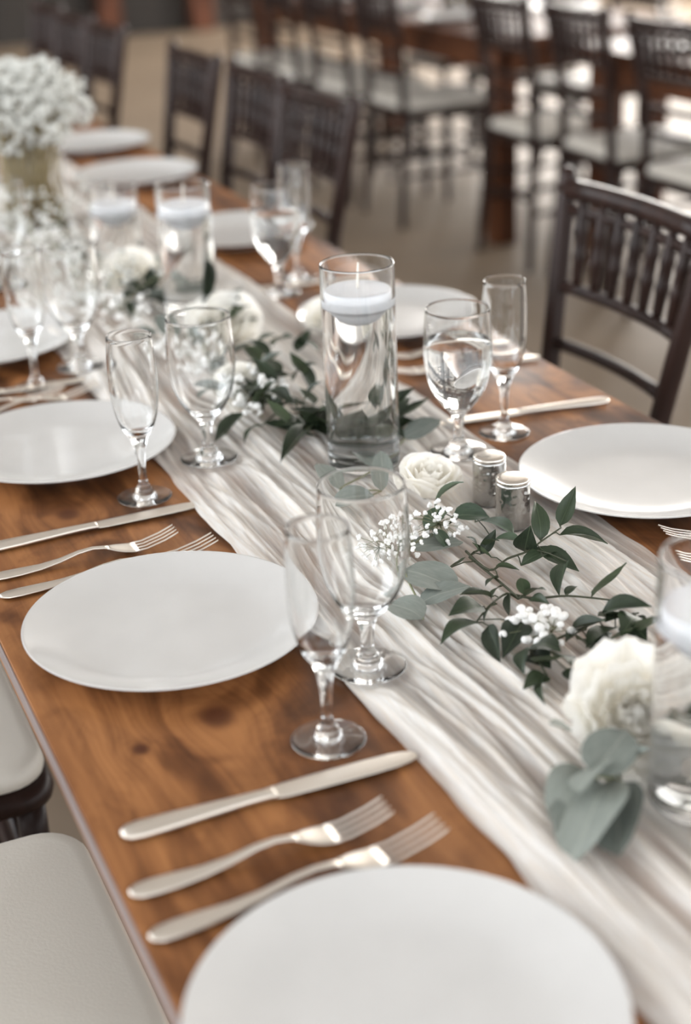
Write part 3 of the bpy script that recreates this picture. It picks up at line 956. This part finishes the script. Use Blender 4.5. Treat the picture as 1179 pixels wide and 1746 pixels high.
LEAVES['lower ruscus'] = [
    (0.5951, 1.0961, 0.02, 0.5609, 1.0932, 0.032, 0.014, 0.2) ,
    (0.575, 1.0758, 0.024, 0.5351, 1.065, 0.03, 0.024, -0.3) ,
    (0.5629, 1.0632, 0.018, 0.517, 1.0459, 0.015, 0.022, 0.1) ,
    (0.5645, 1.0453, 0.022, 0.5484, 0.9946, 0.015, 0.018, 0.7) ,
    (0.5904, 1.0293, 0.026, 0.554, 0.9996, 0.015, 0.026, -0.2) ,
    (0.6219, 1.0814, 0.022, 0.6136, 1.0747, 0.045, 0.013, 0.3) ,
    (0.6242, 1.0832, 0.02, 0.6337, 1.0627, 0.033, 0.016, -0.3) ,
    (0.6147, 1.0981, 0.018, 0.596, 1.0646, 0.015, 0.01, 0.8) ,
    (0.6245, 1.0751, 0.02, 0.6304, 1.0506, 0.025, 0.012, 0.4) ,
    (0.6154, 1.114, 0.018, 0.5974, 1.1005, 0.015, 0.01, 0.7) ,
    (0.5913, 1.0779, 0.022, 0.57, 1.0632, 0.015, 0.009, 0.9) ,
]
LEAVES['right ruscus'] = [
    (0.6775, 1.0548, 0.02, 0.6985, 1.0321, 0.059, 0.018, -0.2) ,
    (0.6584, 1.0694, 0.018, 0.6768, 1.079, 0.019, 0.009, 0) ,
    (0.5718, 0.9936, 0.022, 0.5562, 0.967, 0.015, 0.016, 0.6) ,
    (0.578, 0.9904, 0.026, 0.5859, 0.9564, 0.034, 0.026, 0.2) ,
    (0.5687, 0.9713, 0.022, 0.579, 0.9413, 0.04, 0.024, -0.3) ,
    (0.5766, 0.9918, 0.017, 0.5785, 0.9606, 0.018, 0.024, 0.3) ,
    (0.5699, 0.9519, 0.018, 0.5413, 0.9429, 0.017, 0.018, -0.2) ,
    (0.57, 0.9538, 0.017, 0.5471, 0.9166, 0.015, 0.012, 0.9) ,
    (0.5902, 0.9553, 0.017, 0.5895, 0.928, 0.015, 0.016, 0.1) ,
    (0.6553, 1.0033, 0.032, 0.6849, 0.9711, 0.046, 0.024, 0.2) ,
    (0.6528, 0.9945, 0.028, 0.6954, 0.9885, 0.019, 0.026, -0.3) ,
    (0.6762, 0.9948, 0.022, 0.6735, 0.9597, 0.021, 0.026, 0.4) ,
    (0.6482, 0.9791, 0.018, 0.6587, 0.9548, 0.042, 0.022, 0) ,
    (0.624, 1.0045, 0.02, 0.6415, 0.9755, 0.041, 0.016, 0.3) ,
    (0.6592, 0.9873, 0.024, 0.6212, 0.974, 0.02, 0.026, 0.3) ,
    (0.6762, 0.9817, 0.034, 0.6478, 0.9609, 0.031, 0.026, -0.3) ,
    (0.6701, 0.9631, 0.03, 0.6642, 0.9413, 0.056, 0.024, 0.1) ,
    (0.6379, 1.0009, 0.02, 0.6101, 0.9895, 0.021, 0.018, 0.4) ,
    (0.592, 0.9835, 0.02, 0.595, 1.0135, 0.019, 0.022, 0.2) ,
    (0.5896, 0.9716, 0.022, 0.587, 0.9421, 0.028, 0.022, -0.4) ,
    (0.6659, 0.9891, 0.036, 0.6615, 1.0193, 0.02, 0.022, 0.3) ,
    (0.6257, 0.9954, 0.017, 0.6227, 0.9651, 0.02, 0.016, -0.5) ,
    (0.6318, 0.9862, 0.017, 0.6603, 0.9933, 0.015, 0.014, 0.5) ,
]
LEAVES['euc mid'] = [
    (0.5402, 1.1663, 0.03, 0.5776, 1.1257, 0.02, 0.048, 0.1) ,
    (0.5332, 1.1197, 0.017, 0.5848, 1.117, 0.024, 0.034, 0) ,
    (0.5229, 1.0915, 0.017, 0.5058, 1.1299, 0.019, 0.036, -0.1) ,
    (0.5765, 1.2319, 0.017, 0.6318, 1.2223, 0.015, 0.034, 0.1) ,
]
LEAVES['euc base'] = [
    (0.6146, 1.374, 0.017, 0.6283, 1.4089, 0.05, 0.024, 0) ,
    (0.5467, 1.3684, 0.017, 0.5945, 1.3522, 0.024, 0.03, 0.3) ,
    (0.7018, 1.5048, 0.017, 0.7494, 1.5038, 0.032, 0.04, 0.1) ,
    (0.5718, 1.4032, 0.017, 0.5652, 1.4434, 0.035, 0.03, 0.2) ,
    (0.6296, 1.4296, 0.02, 0.6202, 1.4725, 0.028, 0.03, 0.2) ,
]
LEAVES['euc front'] = [
    (0.5076, 0.782, 0.04, 0.5542, 0.8098, 0.049, 0.04, 0.2) ,
    (0.5249, 0.783, 0.03, 0.4605, 0.7295, 0.015, 0.054, 0.4) ,
    (0.5155, 0.8006, 0.03, 0.4682, 0.7741, 0.018, 0.042, -0.4) ,
    (0.5337, 0.7876, 0.022, 0.4912, 0.7215, 0.015, 0.046, 0.5) ,
    (0.5447, 0.8462, 0.017, 0.5103, 0.8479, 0.046, 0.03, 0.1) ,
    (0.5406, 0.7949, 0.018, 0.5535, 0.7782, 0.052, 0.018, 0.3) ,
    (0.524, 0.8007, 0.017, 0.4629, 0.7506, 0.015, 0.04, -0.3) ,
    (0.5232, 0.7926, 0.04, 0.487, 0.7662, 0.042, 0.034, 0.6) ,
]
LEAVES['mid ruscus'] = [
    (0.5866, 1.7449, 0.03, 0.601, 1.6104, 0.015, 0.028, 0.2) ,
    (0.5722, 1.6278, 0.02, 0.6143, 1.5735, 0.015, 0.02, 0.1) ,
    (0.6188, 1.5784, 0.02, 0.5479, 1.5131, 0.015, 0.022, 0.1) ,
    (0.669, 1.7115, 0.02, 0.6605, 1.746, 0.055, 0.022, 0.2) ,
    (0.5668, 1.6217, 0.02, 0.5307, 1.5857, 0.015, 0.01, 0.6) ,
    (0.5631, 1.6777, 0.02, 0.5032, 1.6144, 0.015, 0.026, 0.2) ,
    (0.6191, 1.7738, 0.03, 0.6441, 1.7483, 0.065, 0.022, 0.3) ,
    (0.6126, 1.6917, 0.04, 0.5967, 1.7276, 0.071, 0.02, -0.3) ,
    (0.6505, 1.7287, 0.03, 0.6708, 1.6951, 0.06, 0.022, 0.2) ,
    (0.6032, 1.6473, 0.04, 0.6468, 1.6612, 0.02, 0.022, 0.1) ,
    (0.5808, 1.6923, 0.03, 0.5712, 1.7378, 0.049, 0.022, 0.4) ,
    (0.6587, 1.8347, 0.03, 0.6426, 1.8799, 0.045, 0.02, 0) ,
    (0.6225, 1.6197, 0.03, 0.6369, 1.597, 0.072, 0.02, 0.5) ,
    (0.7102, 1.8691, 0.02, 0.7419, 1.8901, 0.043, 0.02, 0.1) ,
    (0.598, 1.6928, 0.05, 0.6415, 1.7034, 0.047, 0.02, 0) ,
    (0.5953, 1.7605, 0.05, 0.6074, 1.721, 0.032, 0.02, 0.5) ,
    (0.7383, 1.8524, 0.02, 0.7141, 1.8883, 0.031, 0.02, 0.2) ,
    (0.5702, 1.5423, 0.05, 0.5441, 1.5344, 0.086, 0.02, 0.4) ,
    (0.6361, 1.8194, 0.03, 0.6097, 1.7972, 0.065, 0.024, 0.2) ,
    (0.6807, 1.8811, 0.03, 0.6953, 1.8379, 0.052, 0.022, 0.1) ,
    (0.6571, 1.9006, 0.02, 0.6816, 1.8688, 0.05, 0.022, 0.3) ,
    (0.6618, 1.7151, 0.04, 0.6376, 1.6988, 0.08, 0.022, 0.1) ,
    (0.5856, 1.6498, 0.05, 0.5992, 1.597, 0.049, 0.026, 0.1) ,
    (0.6222, 1.7046, 0.05, 0.6175, 1.754, 0.056, 0.024, 0.2) ,
    (0.5857, 1.7273, 0.03, 0.5904, 1.6786, 0.017, 0.024, -0.3) ,
    (0.6298, 1.6079, 0.04, 0.6312, 1.658, 0.047, 0.02, 0.3) ,
    (0.5705, 1.642, 0.04, 0.5839, 1.6113, 0.077, 0.024, 0.3) ,
    (0.6013, 1.5927, 0.05, 0.5911, 1.6377, 0.03, 0.022, 0) ,
]
LEAVES['far dark'] = [
    (0.6607, 2.0168, 0.04, 0.6933, 2.0325, 0.075, 0.026, 0.2) ,
    (0.6631, 1.9984, 0.04, 0.6805, 1.96, 0.067, 0.024, -0.2) ,
    (0.6669, 2.0475, 0.04, 0.6663, 2.0954, 0.055, 0.024, 0.2) ,
    (0.6297, 2.0259, 0.06, 0.6724, 2.1295, 0.1, 0.02, 0.5) ,
    (0.6769, 2.0159, 0.02, 0.695, 1.9752, 0.041, 0.02, 0) ,
]
LEAVES['far bunch'] = [
    (0.6061, 2.2356, 0.03, 0.5553, 2.2058, 0.031, 0.03, 0.1) ,
    (0.5974, 2.219, 0.04, 0.6138, 2.1707, 0.072, 0.03, 0.2) ,
    (0.5847, 2.2077, 0.04, 0.5674, 2.2588, 0.049, 0.026, 0.3) ,
    (0.6058, 2.2381, 0.02, 0.625, 2.1925, 0.019, 0.026, 0.1) ,
    (0.5958, 2.2373, 0.017, 0.5584, 2.1581, 0.015, 0.026, 0.3) ,
    (0.6093, 2.2116, 0.04, 0.6197, 2.2537, 0.066, 0.024, 0) ,
    (0.5904, 2.2669, 0.02, 0.5493, 2.2389, 0.019, 0.024, 0.4) ,
]
STEMS['upper ruscus'] = [(0.6258, 1.2047, 0.014), (0.6223, 1.1497, 0.018), (0.645, 1.1559, 0.022), (0.6666, 1.1541, 0.026), (0.6868, 1.1608, 0.03), (0.7137, 1.1706, 0.034)]
STEMS['lower ruscus'] = [(0.6246, 1.1949, 0.012), (0.6189, 1.126, 0.018), (0.6156, 1.0812, 0.02), (0.6132, 1.0989, 0.018), (0.5866, 1.0804, 0.022), (0.5711, 1.0697, 0.02), (0.5609, 1.0617, 0.018)]
STEMS['right ruscus'] = [(0.6206, 1.0953, 0.016), (0.6319, 1.0782, 0.018), (0.6587, 1.0648, 0.02), (0.686, 1.0366, 0.022)]
STEMS['right ruscus 2'] = [(0.5765, 0.9917, 0.02), (0.6143, 1.0012, 0.02), (0.6331, 1.0029, 0.022), (0.6571, 0.9984, 0.028), (0.6858, 0.9914, 0.03)]
STEMS['mid ruscus'] = [(0.5976, 1.7596, 0.03), (0.5987, 1.6573, 0.03), (0.6168, 1.6069, 0.02), (0.6305, 1.5949, 0.01)]
sprig('ruscus_sprig', 'dark green pointed leaf sprig rising in front of the hammered shakers', 'ruscus', LEAVES['upper ruscus'], [STEMS['upper ruscus']], 'greenery')
sprig('ruscus_sprig', 'dark green sprig drooping over the runner right of the big grey leaf', 'ruscus', LEAVES['lower ruscus'], [STEMS['lower ruscus']], 'greenery')
sprig('ruscus_sprig', 'dark green sprig beside the big white bloom and the right edge vase', 'ruscus', LEAVES['right ruscus'], [STEMS['right ruscus'], STEMS['right ruscus 2']], 'greenery')
sprig('ruscus_sprig', 'blurred dark green sprig left of the tall centre vase', 'ruscus', LEAVES['mid ruscus'], [STEMS['mid ruscus']], 'greenery', 0.0016)
sprig('broad_leaf_sprig', 'broad green leaves on a twig at the foot of the hammered shakers', 'broadleaf', LEAVES['broad leaf'], [[(0.6329, 1.2590, 0.02), (0.6560, 1.2650, 0.024), (0.6640, 1.2560, 0.022)]], 'greenery')
def euc_stem(key):
    ls = LEAVES[key]
    pts = sorted([Vector(l[0:3]) for l in ls], key=lambda q: -q.y)
    return [[(q.x, q.y, max(0.010, q.z)) for q in pts]]
sprig('eucalyptus_sprig', 'grey green round leaves lying on the runner beside the front goblet', 'eucalyptus', LEAVES['euc mid'], euc_stem('euc mid'), 'greenery')
sprig('eucalyptus_sprig', 'grey green leaves gathered at the foot of the tall centre vase', 'eucalyptus', LEAVES['euc base'], euc_stem('euc base'), 'greenery', petioles=False)
sprig('eucalyptus_sprig', 'large grey green leaves below the big white bloom, lower right', 'eucalyptus', LEAVES['euc front'], euc_stem('euc front'), 'greenery')
sprig('ruscus_sprig', 'blurred dark leaves beside the white rose left of the centre vase', 'ruscus', LEAVES['far dark'], [[(0.655, 2.03, 0.02), (0.665, 2.06, 0.04)]], 'greenery', 0.0016)
sprig('ruscus_sprig', 'blurred dark leaves under the white rose by the two far vases', 'ruscus', LEAVES['far bunch'], [[(0.62, 2.33, 0.01), (0.62, 2.25, 0.03)]], 'greenery', 0.0016)

# loose leaf fill along the runner: each bunch is one sprig with its own leaves
def filler(label, kind, c, spread, n, seed, zmax=0.06, lw=(0.045, 0.022), ang=None, name=None):
    rg = random.Random(seed)
    ls = []
    st = [(c[0], c[1] + spread[1], 0.012), (c[0] + 0.01, c[1], 0.02), (c[0], c[1] - spread[1], 0.012)]
    for k in range(n):
        a = Vector((c[0] + rg.uniform(-1, 1) * spread[0], c[1] + rg.uniform(-1, 1) * spread[1], rg.uniform(0.010, zmax * 0.6)))
        th = rg.uniform(0, 2 * PI) if ang is None else ang + rg.uniform(-0.9, 0.9)
        L = lw[0] * rg.uniform(0.8, 1.25)
        el = rg.uniform(-0.1, 0.7)
        b = a + Vector((math.cos(th) * math.cos(el), math.sin(th) * math.cos(el), math.sin(el))) * L
        b.z = max(b.z, 0.010)
        ls.append(tuple(a) + tuple(b) + (lw[1] * rg.uniform(0.85, 1.2), rg.uniform(-0.5, 0.5)))
    return sprig(name or (kind + '_sprig'), label, kind, ls, [st], 'greenery', 0.0014, None, False)
filler('grey green leaf bunch on the runner between the left goblet and the centre vase', 'eucalyptus', (0.585, 1.76), (0.045, 0.09), 14, 3)
filler('dark green leaf bunch directly behind the foot of the centre vase', 'ruscus', (0.655, 1.60), (0.04, 0.05), 14, 4, 0.05)
filler('dark leaf bunch pressed against the back of the centre vase', 'ruscus', (0.672, 1.556), (0.045, 0.016), 16, 5, 0.05, (0.05, 0.026))
filler('grey green leaf bunch on the runner behind the left goblet', 'eucalyptus', (0.60, 1.98), (0.05, 0.07), 12, 6)
filler('grey green leaf bunch around the foot of the right far vase', 'eucalyptus', (0.66, 2.30), (0.05, 0.07), 12, 8)
filler('dark green leaf bunch around the foot of the shorter far vase', 'ruscus', (0.60, 2.56), (0.05, 0.08), 12, 9)
filler('dark green leaf bunch behind the right edge vase base', 'ruscus', (0.655, 0.84), (0.022, 0.035), 8, 12, 0.04)
filler('grey green leaf under the right edge vase, near the cream bloom', 'eucalyptus', (0.60, 0.690), (0.03, 0.02), 4, 14, 0.03)

# ================================================================ white blooms
def petal_mesh(name, h, half, r0_, bulge, curl, ruffle=0.0, nu=8, nv=7, seed=0):
    """cupped petal around the Z axis, centred on +X"""
    vs = []; fs = []
    for j in range(nv + 1):
        v = j / nv
        for i in range(nu + 1):
            u = -1 + 2 * i / nu
            top = 1 - 0.22 * u * u - 0.05 * abs(u) ** 4
            z = h * v * (top if v > 0.5 else 1 - (1 - top) * v / 0.5)
            r = r0_ + bulge * math.sin(PI * 0.62 * v) + curl * max(0, v - 0.62) ** 2 * 7
            r += ruffle * v * v * math.sin(9 * u + seed) + 0.0006 * mnoise.noise((u * 3, v * 3, seed + 2))
            a = half * u * (0.45 + 0.55 * min(1, v * 1.8))
            vs.append((r * math.cos(a), r * math.sin(a), z + ruffle * 0.7 * v * math.cos(11 * u + seed)))
    for j in range(nv):
        for i in range(nu):
            q = j * (nu + 1) + i
            fs.append((q, q + 1, q + nu + 2, q + nu + 1))
    return mesh_from(name, vs, fs)
def rose_set(size, ruffle, open_):
    s = size / 0.06
    layers = []
    for n, h, half, r, b, c in ((3, 0.035, 1.3, 0.0008, 0.0036, -0.0012), (4, 0.037, 1.2, 0.0035, 0.0068, 0.0), (4, 0.034, 1.15, 0.002, 0.005, -0.001), (5, 0.038, 0.95, 0.005, 0.008, 0.001), (6, 0.040, 0.8, 0.008, 0.012, 0.003), (7, 0.039, 0.68, 0.010, 0.017 + 0.003 * open_, 0.006 + 0.004 * open_), (8, 0.034, 0.62, 0.011, 0.021 + 0.004 * open_, 0.010 + 0.006 * open_)):
        layers.append((n, petal_mesh('petal', h * s, half, r * s, b * s, c * s, ruffle * s, seed=n * 1.7)))
    return layers
def bloom(label, loc, tilt, size=0.06, ruffle=0.0004, open_=0.5, layers=None, seed=0, leaf=True):
    t = thing('white_rose', label, 'flower', loc, 0, 'white blooms along the runner')
    t.rotation_euler = tilt
    rg = random.Random(seed)
    layers = layers or rose_set(size, ruffle, open_)
    for li, (n, me) in enumerate(layers):
        off = rg.uniform(0, 6)
        for k in range(n):
            o = link('petal', me, t, M['petal'])
            o.rotation_euler = (rg.uniform(-0.07, 0.07), rg.uniform(-0.05, 0.05), off + 2 * PI * k / n + rg.uniform(-0.12, 0.12))
            sc_ = rg.uniform(0.93, 1.06); o.scale = (sc_, sc_, sc_)
    s = size / 0.06
    MB().lathe([(0, 0.0002 * s), (0.0125 * s, 0.001 * s), (0.0135 * s, 0.006 * s), (0.0105 * s, 0.014 * s), (0.0085 * s, 0.022 * s), (0.005 * s, 0.029 * s), (0.0015 * s, 0.032 * s), (0, 0.0322 * s)], 16).build('bud', M['petal'], t)
    MB().lathe([(0, -0.006 * s), (0.004 * s, -0.006 * s), (0.008 * s, -0.001 * s), (0.0115 * s, 0.0005 * s), (0.006 * s, 0.001 * s), (0, 0.001 * s)], 16).build('calyx', M['stem'], t)
    return t
RS = rose_set(0.06, 0.0004, 0.4)
RR = rose_set(0.071, 0.0024, 0.7)
D = math.radians
bloom('white rose at the foot of the tall centre vase, behind the front goblet', (0.655, 1.352, 0.014), (D(14), D(6), 0), 0.05, layers=rose_set(0.054, 0.0003, 0.0), seed=1)
bloom('big ruffled white bloom beside the vase at the right frame edge', (0.580, 0.850, 0.022), (D(40), D(-10), 0), 0.074, layers=RR, seed=2)
bloom('cream bloom low in front of the vase at the right frame edge', (0.574, 0.712, 0.022), (D(70), D(10), 0), layers=RS, seed=3)
bloom('white rose behind the left goblet, left of the centre vase', (0.655, 2.015, 0.014), (D(35), D(-12), 0), 0.066, layers=rose_set(0.068, 0.0004, 0.8), seed=4)
bloom('blurred white rose in front of the shorter far vase', (0.622, 2.375, 0.014), (D(30), D(-10), 0), layers=rose_set(0.058, 0.0004, 0.8), seed=5)
bloom('blurred white bloom peeking out left of the centre vase rim', (0.803, 1.975, 0.012), (D(35), D(-10), 0), layers=rose_set(0.05, 0.0004, 0.5), seed=6)
bloom('blurred white bloom on the runner just left of the centre vase', (0.580, 1.735, 0.020), (D(40), D(0), 0), layers=rose_set(0.05, 0.0006, 0.6), seed=7)

# ================================================================ baby's breath
def clump_mesh(name, seed, n, r):
    rg = random.Random(seed); mb = MB()
    for k in range(n):
        mb.ball((rg.uniform(-1, 1) * r * 0.55, rg.uniform(-1, 1) * r * 0.55, rg.uniform(-1, 1) * r * 0.45), r * rg.uniform(0.5, 0.72))
    return mb.mesh(name)
BL = [clump_mesh('blossom', s, 4, 1.0) for s in (1, 2, 3)]
def bud_mesh():
    bm = bmesh.new(); bmesh.ops.create_icosphere(bm, subdivisions=2, radius=1.0)
    me = bpy.data.meshes.new('bud'); bm.to_mesh(me); bm.free()
    me.polygons.foreach_set('use_smooth', [True] * len(me.polygons))
    return me
BUD = bud_mesh()
def breath(label, base, c, rad, n, size, seed, buds=False, flat=1.0):
    """base: where the stems meet; c: centre of the cloud; rad: half extents"""
    rg = random.Random(seed)
    base = Vector(base); c = Vector(c)
    t = thing('babys_breath', label, 'flower', (base.x, base.y, 0.004), 0, "baby's breath sprigs")
    bz = Vector(t.location)
    pts = []
    for k in range(n):
        while True:
            q = Vector((rg.uniform(-1, 1), rg.uniform(-1, 1), rg.uniform(-1, 1)))
            if q.length < 1:
                break
        pts.append(Vector((c.x + q.x * rad[0], c.y + q.y * rad[1], max(0.012, c.z + q.z * rad[2]))))
    st = MB()
    hubs = [base + (c - base) * 0.5 + Vector((rg.uniform(-1, 1) * rad[0] * 0.5, rg.uniform(-1, 1) * rad[1] * 0.5, rg.uniform(0, 0.4) * rad[2])) for _ in range(6)]
    for h in hubs:
        st.tube([base - bz, (base + h) / 2 - bz + Vector((0, 0, 0.003)), h - bz], 0.0005, 5)
    for q in pts:
        h = min(hubs, key=lambda a: (a - q).length)
        st.tube([h - bz, (h + q) / 2 - bz + Vector((rg.uniform(-1, 1), rg.uniform(-1, 1), 0.5)) * 0.002, q - bz], 0.00032, 4)
    so = st.build('stems', M['dry_stem'], t)
    for k, q in enumerate(pts):
        o = link('blossom', BUD if buds else BL[k % 3], t, M['blossom'])
        s = size * rg.uniform(0.7, 1.2)
        o.location = q - bz; o.scale = (s, s, s * (1.0 if not buds else 1.1)); o.rotation_euler = (rg.uniform(0, 6), rg.uniform(0, 6), 0)
    return t
breath("small white baby's breath seen through the front goblet", (0.575, 1.235, 0.012), (0.551, 1.222, 0.032), (0.040, 0.036, 0.026), 62, 0.0034, 21)
breath("small white baby's breath right of the front goblet, below the white rose", (0.630, 1.275, 0.012), (0.612, 1.245, 0.030), (0.036, 0.032, 0.024), 48, 0.0036, 22)
breath("round white buds in the dark green leaves beside the big ruffled bloom", (0.625, 1.03, 0.010), (0.597, 1.012, 0.030), (0.040, 0.028, 0.018), 46, 0.0040, 23, True)
breath("blurred baby's breath on the runner left of the centre vase", (0.60, 1.72, 0.012), (0.575, 1.69, 0.045), (0.05, 0.06, 0.025), 34, 0.006, 24)
breath("blurred baby's breath behind the left goblet", (0.60, 1.92, 0.012), (0.575, 1.90, 0.035), (0.06, 0.06, 0.025), 34, 0.006, 25)
breath("blurred baby's breath left of the right far vase", (0.58, 2.2, 0.012), (0.535, 2.15, 0.035), (0.05, 0.07, 0.025), 26, 0.006, 26)
breath("blurred baby's breath left of the shorter far vase", (0.55, 2.55, 0.012), (0.53, 2.52, 0.055), (0.07, 0.09, 0.04), 34, 0.007, 27)

def mist(label, c, rad, n, size, seed):
    rg = random.Random(seed)
    t = thing('babys_breath', label, 'flower', (c[0], c[1], 0.004), 0, "loose baby's breath heaps on the far runner")
    b = MB(); s = MB()
    for k in range(n):
        q = Vector((rg.gauss(0, 0.5) * rad[0], rg.gauss(0, 0.5) * rad[1], max(0.008, c[2] + rg.uniform(-1, 1) * rad[2])))
        b.ball(q, size * rg.uniform(0.6, 1.2))
        if k % 4 == 0:
            s.tube([(q.x * 0.3, q.y * 0.3, 0.004), (q.x * 0.7, q.y * 0.7, q.z * 0.6 + 0.004), q], 0.0006, 4)
    s.build('stems', M['dry_stem'], t)
    o = b.build('blossoms', M['cloud_blossom'], t, False); o['kind'] = 'stuff'
mist("misty heap of baby's breath left of the shorter far vase", (0.53, 2.62, 0.07), (0.10, 0.16, 0.06), 170, 0.0045, 41)
mist("misty heap of baby's breath between the far left goblets and the two far vases", (0.53, 2.28, 0.05), (0.09, 0.12, 0.04), 120, 0.0042, 42)
def cloud(label, x, y, z0, w, h, rad, n, size, seed, clabel, z=0.004):
    """square glass vase of stems with a cloud of baby's breath above: the vase and the flowers are two things"""
    rg = random.Random(seed)
    t = thing('square_vase', label, 'vase', (x, y, z), 0, 'square vases with flower clouds')
    m = MB()
    for a, b in ((w, 0), (w - 0.004, 0.012)):
        pass
    hw = w / 2; iw = hw - 0.004
    vs = [(sx * q, sy * q, zz) for q, zz in ((hw, 0), (hw, h), (iw, h), (iw, 0.012)) for sx, sy in ((-1, -1), (1, -1), (1, 1), (-1, 1))]
    fs = [(3, 2, 1, 0), (12, 13, 14, 15)]
    for r_ in range(3):
        for k in range(4):
            fs.append((r_ * 4 + k, r_ * 4 + (k + 1) % 4, r_ * 4 + 4 + (k + 1) % 4, r_ * 4 + 4 + k))
    m.add(vs, fs, False).build('glass_wall', M['glass'], t)
    f = thing('flower_cloud', clabel, 'flowers', (x, y, z + 0.012), 0, 'white flower clouds in square vases')
    s = MB()
    for k in range(150):
        a = (rg.uniform(-1, 1) * (iw - 0.003), rg.uniform(-1, 1) * (iw - 0.003))
        s.tube([(a[0], a[1], 0.002), (a[0] * 0.8 + rg.uniform(-1, 1) * 0.008, a[1] * 0.8, h * 0.5), (a[0] * 0.95, a[1] * 0.95, h - 0.012), (a[0] * 1.5, a[1] * 1.5, h + rad[2] * 0.6)], 0.0028, 5)
    so = s.build('stems', M['vase_fill'], f); so['kind'] = 'stuff'
    b = MB()
    for k in range(n):
        while True:
            q = Vector((rg.uniform(-1, 1), rg.uniform(-1, 1), rg.uniform(-1, 1)))
            if 0.25 < q.length < 1:
                break
        lump = 1 + 0.22 * mnoise.noise(q * 2.3 + Vector((seed, 0, 0)))
        b.ball((q.x * rad[0] * lump, q.y * rad[1] * lump, h - 0.012 + rad[2] * 0.8 + q.z * rad[2] * lump), size * rg.uniform(0.7, 1.3))
    bo = b.build('blossoms', M['cloud_blossom'], f, False); bo['kind'] = 'stuff'
cloud('square glass vase of tan stems at the left frame edge', 0.575, 2.905, 0, 0.120, 0.165, (0.135, 0.135, 0.085), 1300, 0.0065, 31, "cloud of white baby's breath at the left frame edge, above the square vase")
cloud('far square glass vase behind the first flower cloud', 0.60, 4.30, 0, 0.110, 0.150, (0.14, 0.14, 0.09), 800, 0.008, 32, "farther white flower cloud peeking out above the first one")
cloud('square glass vase on the upper right table', 3.22, 4.02, 0, 0.11, 0.15, (0.17, 0.17, 0.12), 700, 0.011, 33, 'white flower cloud on the upper right table', 0.0)
cloud('square glass vase on the table behind, beyond its corner leg', 3.08, 5.95, 0, 0.11, 0.15, (0.18, 0.18, 0.10), 700, 0.011, 34, 'white flower cloud on the table behind, beyond its corner leg', 0.0)
